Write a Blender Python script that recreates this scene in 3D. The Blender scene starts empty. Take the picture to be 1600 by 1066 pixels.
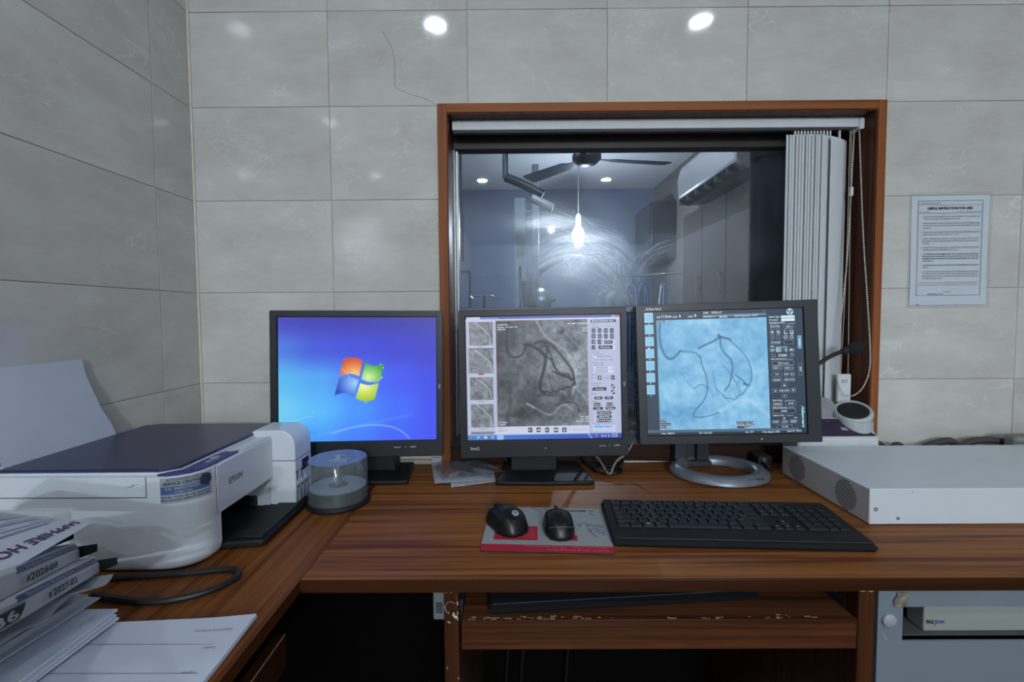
import bpy, bmesh, math, random
import numpy as np
from mathutils import Vector, Matrix
random.seed(7); np.random.seed(7)
PI = math.pi
scene = bpy.context.scene
COL = scene.collection

# ------------------------------------------------------------------ camera, world, exposure, lights
CAM_Z, FPX = 1.16494, 711.0
PITCH, ROLL, YAW = 0.0467, 0.0066, -0.0049
CX, CY = 797.9, 523.84
cam_d = bpy.data.cameras.new('camera'); cam = bpy.data.objects.new('camera', cam_d); COL.objects.link(cam)
_f = Vector((math.sin(YAW)*math.cos(PITCH), math.cos(YAW)*math.cos(PITCH), -math.sin(PITCH)))
_r0 = Vector((math.cos(YAW), -math.sin(YAW), 0)); _u0 = _r0.cross(_f)
_r = math.cos(ROLL)*_r0 - math.sin(ROLL)*_u0; _u = math.sin(ROLL)*_r0 + math.cos(ROLL)*_u0
cam.matrix_world = Matrix(((_r.x, _u.x, -_f.x, 0), (_r.y, _u.y, -_f.y, 0), (_r.z, _u.z, -_f.z, CAM_Z), (0, 0, 0, 1)))
cam_d.sensor_width = 36; cam_d.lens = FPX/1600*36
cam_d.shift_x = (800-CX)/1600; cam_d.shift_y = (CY-533)/1600
cam_d.clip_start = 0.02; cam_d.clip_end = 60
scene.camera = cam

w = bpy.data.worlds.new('world'); scene.world = w; w.use_nodes = True
w.node_tree.nodes['Background'].inputs[0].default_value = (0.6, 0.72, 1, 1)
w.node_tree.nodes['Background'].inputs[1].default_value = 0.02
vs = scene.view_settings
vs.view_transform = 'Standard'; vs.look = 'None'; vs.gamma = 1; vs.exposure = 0.0
try: vs.use_curve_mapping = False
except Exception: pass

def lamp(name, loc, r, power, col=(0.86, 0.93, 1.0), spread=180, rot=(0, 0, 0)):
    d = bpy.data.lights.new(name, 'AREA'); d.shape = 'DISK'; d.size = 2*r; d.energy = power; d.color = col
    d.spread = math.radians(spread)
    o = bpy.data.objects.new(name, d); COL.objects.link(o); o.location = loc; o.rotation_euler = rot
    return o
CEIL = 2.62
# recessed downlights of the control room (rows run away behind the camera)
for x, y, p, sp in ((-.375, .16, 2.2, 150), (.945, .17, 2.0, 150),
                (-.36, -.98, 4.5, 170), (.92, -.98, 3.5, 170), (2.2, -.98, 2, 170),
                (-.32, -2.26, 17, 180), (1.02, -2.26, 10, 180)):
    lamp('downlight', (x, y, CEIL-.012), .05, p, (.80, .90, 1.0), sp)
# added frontal fills far behind the camera; the first stands where a downlight reflects
for x, y, p in ((.63, -4.7, 200), (1.3, -6.25, 290)):
    d_ = bpy.data.lights.new('frontal_fill', 'POINT'); d_.energy = p; d_.color = (.80, .90, 1.0); d_.shadow_soft_size = .03 if x < 1 else .045
    o_ = bpy.data.objects.new('frontal_fill', d_); COL.objects.link(o_); o_.location = (x, y, 2.52)
# area lights for the procedure room; second added to brighten the air conditioner
lamp('procedure_light', (-.6, 3.3, 2.66), .12, 8, (.72, .84, 1.0))
lamp('procedure_light', (.35, 2.3, 2.66), .08, 24, (.9, .95, 1.0))
lamp('procedure_light', (-1.2, 4.6, 2.66), .12, 6, (.72, .84, 1.0))

# ------------------------------------------------------------------ helpers
def lin(c):
    c = c/255.0
    return c/12.92 if c <= .04045 else ((c+.055)/1.055)**2.4
def S(r, g, b): return (lin(r), lin(g), lin(b))

MATS = {}
def pm(name, rgb, rough=.5, metal=0.0, var=.08, scale=30.0, spec=.5, bump=0.0, stretch=(1, 1, 1), emit=None, es=1.0, coat=0.0):
    """plain procedural material: colour with a little noise in it"""
    if name in MATS: return MATS[name]
    m = bpy.data.materials.new(name); m.use_nodes = True; MATS[name] = m
    nt = m.node_tree; b = nt.nodes['Principled BSDF']
    tc = nt.nodes.new('ShaderNodeTexCoord'); mp = nt.nodes.new('ShaderNodeMapping'); nz = nt.nodes.new('ShaderNodeTexNoise')
    mp.inputs['Scale'].default_value = stretch
    nz.inputs['Scale'].default_value = scale; nz.inputs['Detail'].default_value = 4
    cr = nt.nodes.new('ShaderNodeValToRGB')
    cr.color_ramp.elements[0].position = .3; cr.color_ramp.elements[1].position = .7
    cr.color_ramp.elements[0].color = (*[c*(1-var) for c in rgb], 1); cr.color_ramp.elements[1].color = (*[min(1, c*(1+var)) for c in rgb], 1)
    L = nt.links
    L.new(tc.outputs['Object'], mp.inputs['Vector']); L.new(mp.outputs['Vector'], nz.inputs['Vector'])
    L.new(nz.outputs['Fac'], cr.inputs['Fac']); L.new(cr.outputs['Color'], b.inputs['Base Color'])
    b.inputs['Roughness'].default_value = rough; b.inputs['Metallic'].default_value = metal
    b.inputs['Specular IOR Level'].default_value = spec; b.inputs['Coat Weight'].default_value = coat
    if bump:
        bp = nt.nodes.new('ShaderNodeBump'); bp.inputs['Strength'].default_value = bump; bp.inputs['Distance'].default_value = .002
        L.new(nz.outputs['Fac'], bp.inputs['Height']); L.new(bp.outputs['Normal'], b.inputs['Normal'])
    if emit:
        b.inputs['Emission Color'].default_value = (*emit, 1); b.inputs['Emission Strength'].default_value = es
    return m

def wood(name, c0, c1, c2, axis='X', rough=.35, scale=1.0, band=1.0):
    """straight grained laminate; grain runs along axis"""
    if name in MATS: return MATS[name]
    m = bpy.data.materials.new(name); m.use_nodes = True; MATS[name] = m
    nt = m.node_tree; b = nt.nodes['Principled BSDF']; L = nt.links
    tc = nt.nodes.new('ShaderNodeTexCoord'); ge = nt.nodes.new('ShaderNodeNewGeometry')
    long_, cross = 1.6*scale, 85*scale
    sc = {'X': (long_, cross, cross), 'Y': (cross, long_, cross), 'Z': (cross, cross, long_)}[axis]
    mp = nt.nodes.new('ShaderNodeMapping'); mp.inputs['Scale'].default_value = sc
    L.new(ge.outputs['Position'], mp.inputs['Vector'])
    n1 = nt.nodes.new('ShaderNodeTexNoise'); n1.inputs['Scale'].default_value = 1.0; n1.inputs['Detail'].default_value = 2.5; n1.inputs['Distortion'].default_value = .5
    L.new(mp.outputs['Vector'], n1.inputs['Vector'])
    mp2 = nt.nodes.new('ShaderNodeMapping'); mp2.inputs['Scale'].default_value = tuple(v*4.0 for v in sc)
    L.new(ge.outputs['Position'], mp2.inputs['Vector'])
    n2 = nt.nodes.new('ShaderNodeTexNoise'); n2.inputs['Scale'].default_value = 1.0; n2.inputs['Detail'].default_value = 3
    L.new(mp2.outputs['Vector'], n2.inputs['Vector'])
    mx = nt.nodes.new('ShaderNodeMath'); mx.operation = 'MULTIPLY_ADD'; mx.inputs[1].default_value = .35; 
    L.new(n2.outputs['Fac'], mx.inputs[0]); L.new(n1.outputs['Fac'], mx.inputs[2])
    cr = nt.nodes.new('ShaderNodeValToRGB'); e = cr.color_ramp.elements
    e[0].position = .5; e[0].color = (*c0, 1); e[1].position = .9; e[1].color = (*c2, 1)
    k = e.new(.66); k.color = (*c1, 1)
    L.new(mx.outputs[0], cr.inputs['Fac']); L.new(cr.outputs['Color'], b.inputs['Base Color'])
    b.inputs['Roughness'].default_value = rough; b.inputs['Specular IOR Level'].default_value = .14
    bp = nt.nodes.new('ShaderNodeBump'); bp.inputs['Strength'].default_value = .08; bp.inputs['Distance'].default_value = .001
    L.new(n2.outputs['Fac'], bp.inputs['Height']); L.new(bp.outputs['Normal'], b.inputs['Normal'])
    return m

def tile_mat():
    m = bpy.data.materials.new('glazed_marble_tile'); m.use_nodes = True
    nt = m.node_tree; b = nt.nodes['Principled BSDF']; L = nt.links; N = nt.nodes.new
    tc = N('ShaderNodeTexCoord'); oi = N('ShaderNodeObjectInfo')
    va = N('ShaderNodeVectorMath'); va.operation = 'SCALE'; va.inputs['Scale'].default_value = 3.7
    L.new(oi.outputs['Location'], va.inputs[0])
    ad = N('ShaderNodeVectorMath'); ad.operation = 'ADD'; L.new(tc.outputs['Object'], ad.inputs[0]); L.new(va.outputs[0], ad.inputs[1])
    mp = N('ShaderNodeMapping'); mp.inputs['Scale'].default_value = (1, 1, 2.2); L.new(ad.outputs[0], mp.inputs['Vector'])
    n = N('ShaderNodeTexNoise'); n.inputs['Scale'].default_value = 5; n.inputs['Detail'].default_value = 5; n.inputs['Roughness'].default_value = .62
    L.new(mp.outputs['Vector'], n.inputs['Vector'])
    cr = N('ShaderNodeValToRGB'); e = cr.color_ramp.elements
    e[0].position = .32; e[0].color = (*S(186, 182, 175), 1); e[1].position = .72; e[1].color = (*S(206, 205, 201), 1)
    L.new(n.outputs['Fac'], cr.inputs['Fac'])
    v = N('ShaderNodeTexNoise'); v.inputs['Scale'].default_value = 7; v.inputs['Detail'].default_value = 3; v.inputs['Distortion'].default_value = 1.3
    L.new(mp.outputs['Vector'], v.inputs['Vector'])
    s = N('ShaderNodeMath'); s.operation = 'SUBTRACT'; s.inputs[1].default_value = .5; L.new(v.outputs['Fac'], s.inputs[0])
    a = N('ShaderNodeMath'); a.operation = 'ABSOLUTE'; L.new(s.outputs[0], a.inputs[0])
    mr = N('ShaderNodeMapRange'); mr.inputs['From Min'].default_value = 0; mr.inputs['From Max'].default_value = .018
    mr.inputs['To Min'].default_value = .34; mr.inputs['To Max'].default_value = 0; L.new(a.outputs[0], mr.inputs['Value'])
    mk = N('ShaderNodeTexNoise'); mk.inputs['Scale'].default_value = 6; L.new(ad.outputs[0], mk.inputs['Vector'])
    mr2 = N('ShaderNodeMapRange'); mr2.inputs['From Min'].default_value = .5; mr2.inputs['From Max'].default_value = .64; L.new(mk.outputs['Fac'], mr2.inputs['Value'])
    mm = N('ShaderNodeMath'); mm.operation = 'MULTIPLY'; L.new(mr.outputs[0], mm.inputs[0]); L.new(mr2.outputs[0], mm.inputs[1])
    mix = N('ShaderNodeMix'); mix.data_type = 'RGBA'; L.new(mm.outputs[0], mix.inputs['Factor'])
    L.new(cr.outputs['Color'], mix.inputs[6]); mix.inputs[7].default_value = (*S(228, 230, 228), 1)
    # a little tone from tile to tile
    rr = N('ShaderNodeMapRange'); rr.inputs['To Min'].default_value = .95; rr.inputs['To Max'].default_value = 1.04; L.new(oi.outputs['Random'], rr.inputs['Value'])
    hs = N('ShaderNodeHueSaturation'); L.new(rr.outputs[0], hs.inputs['Value']); L.new(mix.outputs[2], hs.inputs['Color'])
    L.new(hs.outputs['Color'], b.inputs['Base Color'])
    b.inputs['Roughness'].default_value = .07; b.inputs['Specular IOR Level'].default_value = .55
    bn = N('ShaderNodeTexNoise'); bn.inputs['Scale'].default_value = 60; bn.inputs['Detail'].default_value = 3; L.new(ad.outputs[0], bn.inputs['Vector'])
    bp = N('ShaderNodeBump'); bp.inputs['Strength'].default_value = .06; bp.inputs['Distance'].default_value = .0006
    L.new(bn.outputs['Fac'], bp.inputs['Height']); L.new(bp.outputs['Normal'], b.inputs['Normal'])
    return m

def clear_mat(name, tint, gloss=.08, film=.0, film_col=(.8, .85, .9), rough=.05):
    """thin clear plastic / glass: transparent + fresnel gloss + a little film"""
    if name in MATS: return MATS[name]
    m = bpy.data.materials.new(name); m.use_nodes = True; MATS[name] = m
    nt = m.node_tree; N = nt.nodes.new; L = nt.links
    nt.nodes.remove(nt.nodes['Principled BSDF']); out = nt.nodes['Material Output']
    tr = N('ShaderNodeBsdfTransparent'); tr.inputs[0].default_value = (*tint, 1)
    gl = N('ShaderNodeBsdfGlossy'); gl.inputs['Roughness'].default_value = rough; gl.inputs['Color'].default_value = (1, 1, 1, 1)
    df = N('ShaderNodeBsdfDiffuse'); df.inputs[0].default_value = (*film_col, 1)
    nz = N('ShaderNodeTexNoise'); nz.inputs['Scale'].default_value = 60; tc = N('ShaderNodeTexCoord'); L.new(tc.outputs['Object'], nz.inputs['Vector'])
    mr = N('ShaderNodeMapRange'); mr.inputs['To Min'].default_value = film*.5; mr.inputs['To Max'].default_value = film*1.5; L.new(nz.outputs['Fac'], mr.inputs['Value'])
    m1 = N('ShaderNodeMixShader'); L.new(mr.outputs[0], m1.inputs[0]); L.new(tr.outputs[0], m1.inputs[1]); L.new(df.outputs[0], m1.inputs[2])
    lw = N('ShaderNodeLayerWeight'); lw.inputs[0].default_value = .25
    mr3 = N('ShaderNodeMapRange'); mr3.inputs['To Min'].default_value = gloss*.5; mr3.inputs['To Max'].default_value = min(1, gloss*5); L.new(lw.outputs['Fresnel'], mr3.inputs['Value'])
    m2 = N('ShaderNodeMixShader'); L.new(mr3.outputs[0], m2.inputs[0]); L.new(m1.outputs[0], m2.inputs[1]); L.new(gl.outputs[0], m2.inputs[2])
    L.new(m2.outputs[0], out.inputs['Surface'])
    return m

WLOC = {}
def wloc(o): return WLOC.get(o.name, Vector((0, 0, 0)))

class MB:
    """collects pieces of one mesh"""
    def __init__(s): s.v = []; s.f = []
    def add(s, vs_, fs, M=None):
        k = len(s.v)
        s.v += [tuple(M @ Vector(p)) if M is not None else tuple(p) for p in vs_]
        s.f += [tuple(i+k for i in f) for f in fs]; return s
    def box(s, x0, x1, y0, y1, z0, z1, M=None):
        vs_ = [(x0, y0, z0), (x1, y0, z0), (x1, y1, z0), (x0, y1, z0), (x0, y0, z1), (x1, y0, z1), (x1, y1, z1), (x0, y1, z1)]
        return s.add(vs_, [(0, 3, 2, 1), (4, 5, 6, 7), (0, 1, 5, 4), (1, 2, 6, 5), (2, 3, 7, 6), (3, 0, 4, 7)], M)
    def hexa(s, p):    # 8 points: 4 bottom, 4 top, same order as box
        return s.add(p, [(0, 3, 2, 1), (4, 5, 6, 7), (0, 1, 5, 4), (1, 2, 6, 5), (2, 3, 7, 6), (3, 0, 4, 7)])
    def prism(s, poly, h0, h1, axis='Z', M=None):
        n = len(poly)
        def P(a, b, h): return {'Z': (a, b, h), 'Y': (a, h, b), 'X': (h, a, b)}[axis]
        vs_ = [P(a, b, h0) for a, b in poly]+[P(a, b, h1) for a, b in poly]
        fs = [tuple(reversed(range(n))), tuple(range(n, 2*n))]+[(i, (i+1) % n, n+(i+1) % n, n+i) for i in range(n)]
        return s.add(vs_, fs, M)
    def lathe(s, prof, seg=32, M=None, cap=True):
        vs_ = []; fs = []; n = len(prof)
        for k in range(seg):
            a = 2*PI*k/seg
            vs_ += [(r*math.cos(a), r*math.sin(a), z) for r, z in prof]
        for k in range(seg):
            j = (k+1) % seg
            for i in range(n-1): fs.append((k*n+i, j*n+i, j*n+i+1, k*n+i+1))
        if cap:
            if prof[0][0] > 1e-6: fs.append(tuple(k*n for k in reversed(range(seg))))
            if prof[-1][0] > 1e-6: fs.append(tuple(k*n+n-1 for k in range(seg)))
        return s.add(vs_, fs, M)
    def tube(s, pts, r, seg=8, smooth=0, M=None, closed=False):
        pts = [Vector(p) for p in pts]
        for _ in range(smooth):
            q = [pts[0]] if not closed else []
            rng = range(len(pts)-1) if not closed else range(len(pts))
            for i in rng:
                a, b = pts[i], pts[(i+1) % len(pts)]
                q += [a*.75+b*.25, a*.25+b*.75]
            if not closed: q.append(pts[-1])
            pts = q
        n = len(pts); vs_ = []; fs = []; prev = None
        for i, p in enumerate(pts):
            t = (pts[(i+1) % n]-pts[i-1]) if closed else (pts[min(i+1, n-1)]-pts[max(i-1, 0)])
            t.normalize()
            if prev is None: prev = t.orthogonal().normalized()
            a = (prev-t*prev.dot(t)); a = a.normalized() if a.length > 1e-6 else t.orthogonal().normalized()
            prev = a; b = t.cross(a)
            rr = r[min(i*len(r)//n, len(r)-1)] if isinstance(r, (list, tuple)) else r
            vs_ += [tuple(p+rr*(math.cos(2*PI*k/seg)*a+math.sin(2*PI*k/seg)*b)) for k in range(seg)]
        for i in range(n if closed else n-1):
            j = (i+1) % n
            for k in range(seg):
                fs.append((i*seg+k, i*seg+(k+1) % seg, j*seg+(k+1) % seg, j*seg+k))
        if not closed: fs += [tuple(reversed(range(seg))), tuple((n-1)*seg+k for k in range(seg))]
        return s.add(vs_, fs, M)
    def grid(s, fn, nu, nv, th=0.0, M=None):
        """surface fn(u,v)->point, optional thickness downwards along the mean normal"""
        P = [[Vector(fn(i/nu, j/nv)) for i in range(nu+1)] for j in range(nv+1)]
        vs_ = [tuple(P[j][i]) for j in range(nv+1) for i in range(nu+1)]; W = nu+1
        fs = [(j*W+i, j*W+i+1, (j+1)*W+i+1, (j+1)*W+i) for j in range(nv) for i in range(nu)]
        if th:
            nrm = (P[0][-1]-P[0][0]).cross(P[-1][0]-P[0][0]).normalized()*th; k = len(vs_)
            vs_ += [tuple(Vector(p)-nrm) for p in vs_]
            fs += [tuple(i+k for i in reversed(f)) for f in list(fs)]
            ring = [i for i in range(W)]+[j*W+nu for j in range(1, nv+1)]+[nv*W+i for i in reversed(range(nu))]+[j*W for j in reversed(range(1, nv))]
            for a, b in zip(ring, ring[1:]+ring[:1]): fs.append((b, a, a+k, b+k))
        return s.add(vs_, fs, M)
    def sphere(s, c, r, seg=10, rings=6, M=None):
        prof = [(max(1e-7, math.sin(PI*i/rings))*1.0, -math.cos(PI*i/rings)) for i in range(rings+1)]
        rx, ry, rz = (r, r, r) if not isinstance(r, (tuple, list)) else r
        vs_ = []; fs = []; n = rings+1
        for k in range(seg):
            a = 2*PI*k/seg
            vs_ += [(c[0]+p*math.cos(a)*rx, c[1]+p*math.sin(a)*ry, c[2]+z*rz) for p, z in prof]
        for k in range(seg):
            j = (k+1) % seg
            for i in range(n-1): fs.append((k*n+i, j*n+i, j*n+i+1, k*n+i+1))
        return s.add(vs_, fs, M)
    def build(s, name, mat, parent=None, bevel=0.0, seg=2, smooth=False, local=False, origin=None, kind=None):
        me = bpy.data.meshes.new(name)
        a = np.array(s.v, dtype=float)
        o = Vector(origin) if origin is not None else Vector((a.max(0)+a.min(0))/2)
        me.from_pydata([(p[0]-o.x, p[1]-o.y, p[2]-o.z) for p in s.v], [], s.f)
        bm = bmesh.new(); bm.from_mesh(me)
        bmesh.ops.recalc_face_normals(bm, faces=bm.faces); bm.to_mesh(me); bm.free()
        me.materials.append(mat)
        ob = bpy.data.objects.new(name, me); COL.objects.link(ob)
        if parent is not None:
            ob.parent = parent
            ob.location = o if local else o-wloc(parent)
        else: ob.location = o
        WLOC[ob.name] = o.copy()
        if bevel:
            md = ob.modifiers.new('bevel', 'BEVEL'); md.width = bevel; md.segments = seg; md.limit_method = 'ANGLE'; md.angle_limit = math.radians(35)
            md.harden_normals = False
        if smooth or bevel:
            me.polygons.foreach_set('use_smooth', [True]*len(me.polygons))
            me.set_sharp_from_angle(angle=math.radians(42))
        if kind: ob['kind'] = kind
        return ob

def tag(o, label, cat, group=None):
    o['label'] = label; o['category'] = cat
    if group: o['group'] = group
    return o
def thing(name, label, cat, loc, rotz=0, group=None):
    o = bpy.data.objects.new(name, None); COL.objects.link(o); o.empty_display_size = .05
    o.location = loc; o.rotation_euler = (0, 0, rotz); WLOC[o.name] = Vector(loc)
    return tag(o, label, cat, group)
def struct(o): o['kind'] = 'structure'; return o
def copy_tree(o, parent=None):
    c = o.copy(); COL.objects.link(c); c.parent = parent
    for ch in list(o.children): copy_tree(ch, c)
    return c
def copy_part(o, loc, parent):
    c = o.copy(); COL.objects.link(c); c.parent = parent; c.location = loc; return c
def rrect(x0, x1, y0, y1, r, n=4):
    r4 = r if isinstance(r, (tuple, list)) else (r, r, r, r)   # bl, br, tr, tl
    out = []
    for (cx, cy, a0, q) in ((x0, y0, PI, 0), (x1, y0, 1.5*PI, 1), (x1, y1, 0, 2), (x0, y1, .5*PI, 3)):
        rr = r4[q]; sx = 1 if cx == x0 else -1; sy = 1 if cy == y0 else -1
        if rr <= 0: out.append((cx, cy)); continue
        for k in range(n+1):
            a = a0+.5*PI*k/n
            out.append((cx+sx*rr+rr*math.cos(a), cy+sy*rr+rr*math.sin(a)))
    return out
def rot_frame(o, x, y, z):    # matrix from axes
    x, y, z = Vector(x), Vector(y), Vector(z)
    return Matrix(((x.x, y.x, z.x, o[0]), (x.y, y.y, z.y, o[1]), (x.z, y.z, z.z, o[2]), (0, 0, 0, 1)))

TXT = {}
def glyphs(s_, bold=0.0, shear=0.0):
    k = (s_, bold, shear)
    if k in TXT: return TXT[k]
    c = bpy.data.curves.new('t', 'FONT'); c.body = s_; c.size = 1; c.resolution_u = 2; c.offset = bold; c.shear = shear
    c.fill_mode = 'FRONT'
    o = bpy.data.objects.new('t', c); COL.objects.link(o)
    dg = bpy.context.evaluated_depsgraph_get(); me = o.evaluated_get(dg).to_mesh()
    vs_ = np.array([tuple(v.co) for v in me.vertices]) if len(me.vertices) else np.zeros((0, 3))
    fs = [tuple(p.vertices) for p in me.polygons]
    o.evaluated_get(dg).to_mesh_clear(); bpy.data.objects.remove(o); bpy.data.curves.remove(c)
    TXT[k] = (vs_, fs); return TXT[k]
def text(mb, s_, M, x0, y0, h=None, wd=None, bold=0.0, shear=0.0, center=False):
    """lettering: lower left at (x0,y0) in the plane of M (x right, y up); h = cap height, wd = stretch to a width"""
    vs_, fs = glyphs(s_, bold, shear)
    if not len(vs_): return
    lo, hi = vs_.min(0), vs_.max(0)
    sy = h/(.70) if h else wd/(hi[0]-lo[0]); sx = wd/(hi[0]-lo[0]) if wd else sy
    off = -(hi[0]-lo[0])*sx/2 if center else 0
    mb.add([((p[0]-lo[0])*sx+x0+off, p[1]*sy+y0, 0) for p in vs_], fs, M)

# frequently used materials
BLACK = pm('black_plastic', S(22, 23, 26), .55, var=.12, scale=80, spec=.3)
BLACKM = pm('black_matt_plastic', S(20, 21, 23), .6, var=.12, scale=80)
DARK = pm('dark_hollow', S(9, 9, 10), .8, var=.1)
WHITE = pm('white_plastic', S(205, 207, 208), .42, var=.03, scale=12)
PAPER = pm('white_paper', S(200, 207, 222), .85, var=.02, scale=15)
INK = pm('printed_ink', S(36, 38, 46), .8)
CABLE = pm('black_cable', S(17, 17, 18), .5)
WCABLE = pm('grey_cable', S(150, 150, 146), .5)
CHROME = pm('steel', S(180, 182, 186), .28, metal=1.0, var=.04)
WOOD_X = wood('teak_laminate_along_x', S(92, 48, 18), S(130, 77, 36), S(150, 96, 48), 'X', rough=.46)
WOOD_Y = wood('teak_laminate_along_y', S(78, 40, 15), S(112, 63, 25), S(130, 79, 36), 'Y', rough=.46)
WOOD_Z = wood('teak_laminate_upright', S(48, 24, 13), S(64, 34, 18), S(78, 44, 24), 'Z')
LIP = wood('teak_edge', S(48, 24, 10), S(58, 30, 13), S(68, 36, 16), 'X', scale=.6)  # shade along the near desk edge is put into this darker teak
TRAYW = wood('shaded_tray_teak', S(54, 27, 14), S(74, 40, 22), S(92, 53, 30), 'X', scale=1.2)  # tray front darkened too, its colour carries the shade below the edge
FRAME = wood('window_teak', S(108, 60, 32), S(134, 78, 43), S(150, 90, 52), 'Z', scale=.5, rough=.42)
FRAMEX = wood('window_teak_x', S(108, 60, 32), S(134, 78, 43), S(150, 90, 52), 'X', scale=.5, rough=.42)
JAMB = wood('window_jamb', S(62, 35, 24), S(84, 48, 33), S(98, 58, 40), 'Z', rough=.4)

# ------------------------------------------------------------------ the room
D = 1.2545; X0 = -.8676; XR = 3.3; YB = -7.0; TW, TH = .375, .25; ZJ = 1.9778
WX0, WX1, WZ0, WZ1 = -.1985, 1.0, .7505, 1.7275       # window opening in the wall
GROUT = pm('grey_grout', S(150, 143, 130), .9, var=.18, scale=90)
TILE = tile_mat()
PLASTER = pm('white_ceiling_paint', S(214, 214, 210), .9, var=.02)
FLOORM = pm('dark_floor_tile', S(58, 54, 52), .35, var=.12, scale=6)
gy = D+.0022
wb = MB()
wb.box(X0-.1, WX0, gy, 1.40, 0, CEIL+.05); wb.box(WX1, XR, gy, 1.40, 0, CEIL+.05)
wb.box(WX0, WX1, gy, 1.40, 0, WZ0); wb.box(WX0, WX1, gy, 1.40, WZ1, CEIL+.05)
wall_back = struct(wb.build('wall_back', GROUT))
wl = MB(); wl.box(X0-.1, X0-.0022, YB, gy, 0, CEIL+.05); wall_left = struct(wl.build('wall_left', GROUT))
wr = MB(); wr.box(XR, XR+.1, YB, 1.40, 0, CEIL+.05); struct(wr.build('wall_right', pm('wall_paint', S(170, 172, 172), .7)))
wq = MB(); wq.box(X0-.1, XR+.1, YB-.1, YB, 0, CEIL+.05); struct(wq.build('wall_rear', pm('wall_paint', S(170, 172, 172), .7)))
cl = MB(); cl.box(X0-.1, XR+.1, YB-.1, gy, CEIL, CEIL+.1); struct(cl.build('ceiling', PLASTER))
fl = MB(); fl.box(-2.4, XR+.1, YB-.1, 6.2, -.06, 0); struct(fl.build('floor', FLOORM))
GAP = .0006
TILEMESH = {}
def tile(parent, a0, a1, z0, z1, side):
    """one glazed tile, its edges eased; a = x on the back wall, y on the left wall"""
    a0 += GAP; a1 -= GAP; z0 += GAP; z1 -= GAP
    if a1-a0 < .006 or z1-z0 < .006: return
    W, H = round(a1-a0, 4), round(z1-z0, 4); k = (W, H, side)
    c = ((a0+a1)/2, (z0+z1)/2)
    loc = Vector((c[0], D, c[1])) if side == 'b' else Vector((X0, c[0], c[1]))
    if k not in TILEMESH:
        e = .0011; x, z = W/2, H/2
        ring0 = [(-x, -z), (x, -z), (x, z), (-x, z)]; ring1 = [(-x+e, -z+e), (x-e, -z+e), (x-e, z-e), (-x+e, z-e)]
        P = (lambda a, d, b: (a, d, b)) if side == 'b' else (lambda a, d, b: (-d, a, b))
        vs_ = [P(a, .0022, b) for a, b in ring0]+[P(a, .0007, b) for a, b in ring0]+[P(a, 0, b) for a, b in ring1]
        fs = [(8, 9, 10, 11)]+[(i, (i+1) % 4, 4+(i+1) % 4, 4+i) for i in range(4)]+[(4+i, 4+(i+1) % 4, 8+(i+1) % 4, 8+i) for i in range(4)]
        me = bpy.data.meshes.new('tile'); me.from_pydata(vs_, [], fs)
        bm = bmesh.new(); bm.from_mesh(me); bmesh.ops.recalc_face_normals(bm, faces=bm.faces)
        tgt = Vector((0, -1, 0)) if side == 'b' else Vector((1, 0, 0))
        bm.faces.ensure_lookup_table()
        if bm.faces[0].normal.dot(tgt) < 0: bmesh.ops.reverse_faces(bm, faces=bm.faces)
        bm.to_mesh(me); bm.free(); me.materials.append(TILE); TILEMESH[k] = me
    o = bpy.data.objects.new('tile', TILEMESH[k]); COL.objects.link(o); o.parent = parent; o.location = loc-wloc(parent)
    # tiles are never perfectly flush
    o.rotation_euler = (random.uniform(-.0016, .0016), 0, random.uniform(-.0016, .0016)) if side == 'b' else (0, random.uniform(-.0016, .0016), random.uniform(-.0016, .0016))
rows = []
z = ZJ-8*TH
while z < CEIL:
    rows.append((max(z, 0), min(z+TH, CEIL))); z += TH
FX0, FX1, FZ1 = -.1985, 1.0, 1.7275
for (z0, z1) in rows:
    for i in range(9):
        a0, a1 = X0+i*TW, X0+(i+1)*TW
        if a0 > 2.45: continue
        if z0 < FZ1-.002 and z1 > WZ0 and a1 > FX0 and a0 < FX1:      # beside, under and over the window
            zt = [(z0, z1)]
            if z0 < WZ0: tile(wall_back, a0, a1, z0, WZ0, 'b')
            if z1 > FZ1: tile(wall_back, max(a0, FX0), min(a1, FX1), FZ1, z1, 'b')
            zz0 = max(z0, WZ0)
            if a0 < FX0: tile(wall_back, a0, FX0, zz0, z1, 'b')
            if a1 > FX1: tile(wall_back, FX1, a1, zz0, z1, 'b')
        else: tile(wall_back, a0, a1, z0, z1, 'b')
    y = D-.1344
    tile(wall_left, y, D-.003, z0, z1, 'l')
    for i in range(6): tile(wall_left, y-(i+1)*TW, y-i*TW, z0, z1, 'l')
tb = MB(); tb.box(X0, X0+.005, D-.004, D-.0002, .75, CEIL)
struct(tb.build('trim_1', pm('white_grout_bead', S(206, 200, 184), .7)))
ck = MB(); ck.tube([(-.3453, D, 1.9254), (-.332, D, 1.903), (-.3204, D, 1.8802), (-.315, D, 1.86), (-.3126, D, 1.8383), (-.314, D, 1.80), (-.3154, D, 1.7761), (-.2743, D, 1.7589), (-.2348, D, 1.7468), (-.215, D, 1.7385), (-.2056, D, 1.7297)], .00055, 5, smooth=1)
ck.build('crack', pm('crack_line', S(96, 90, 80), .9), wall_back)

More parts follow.
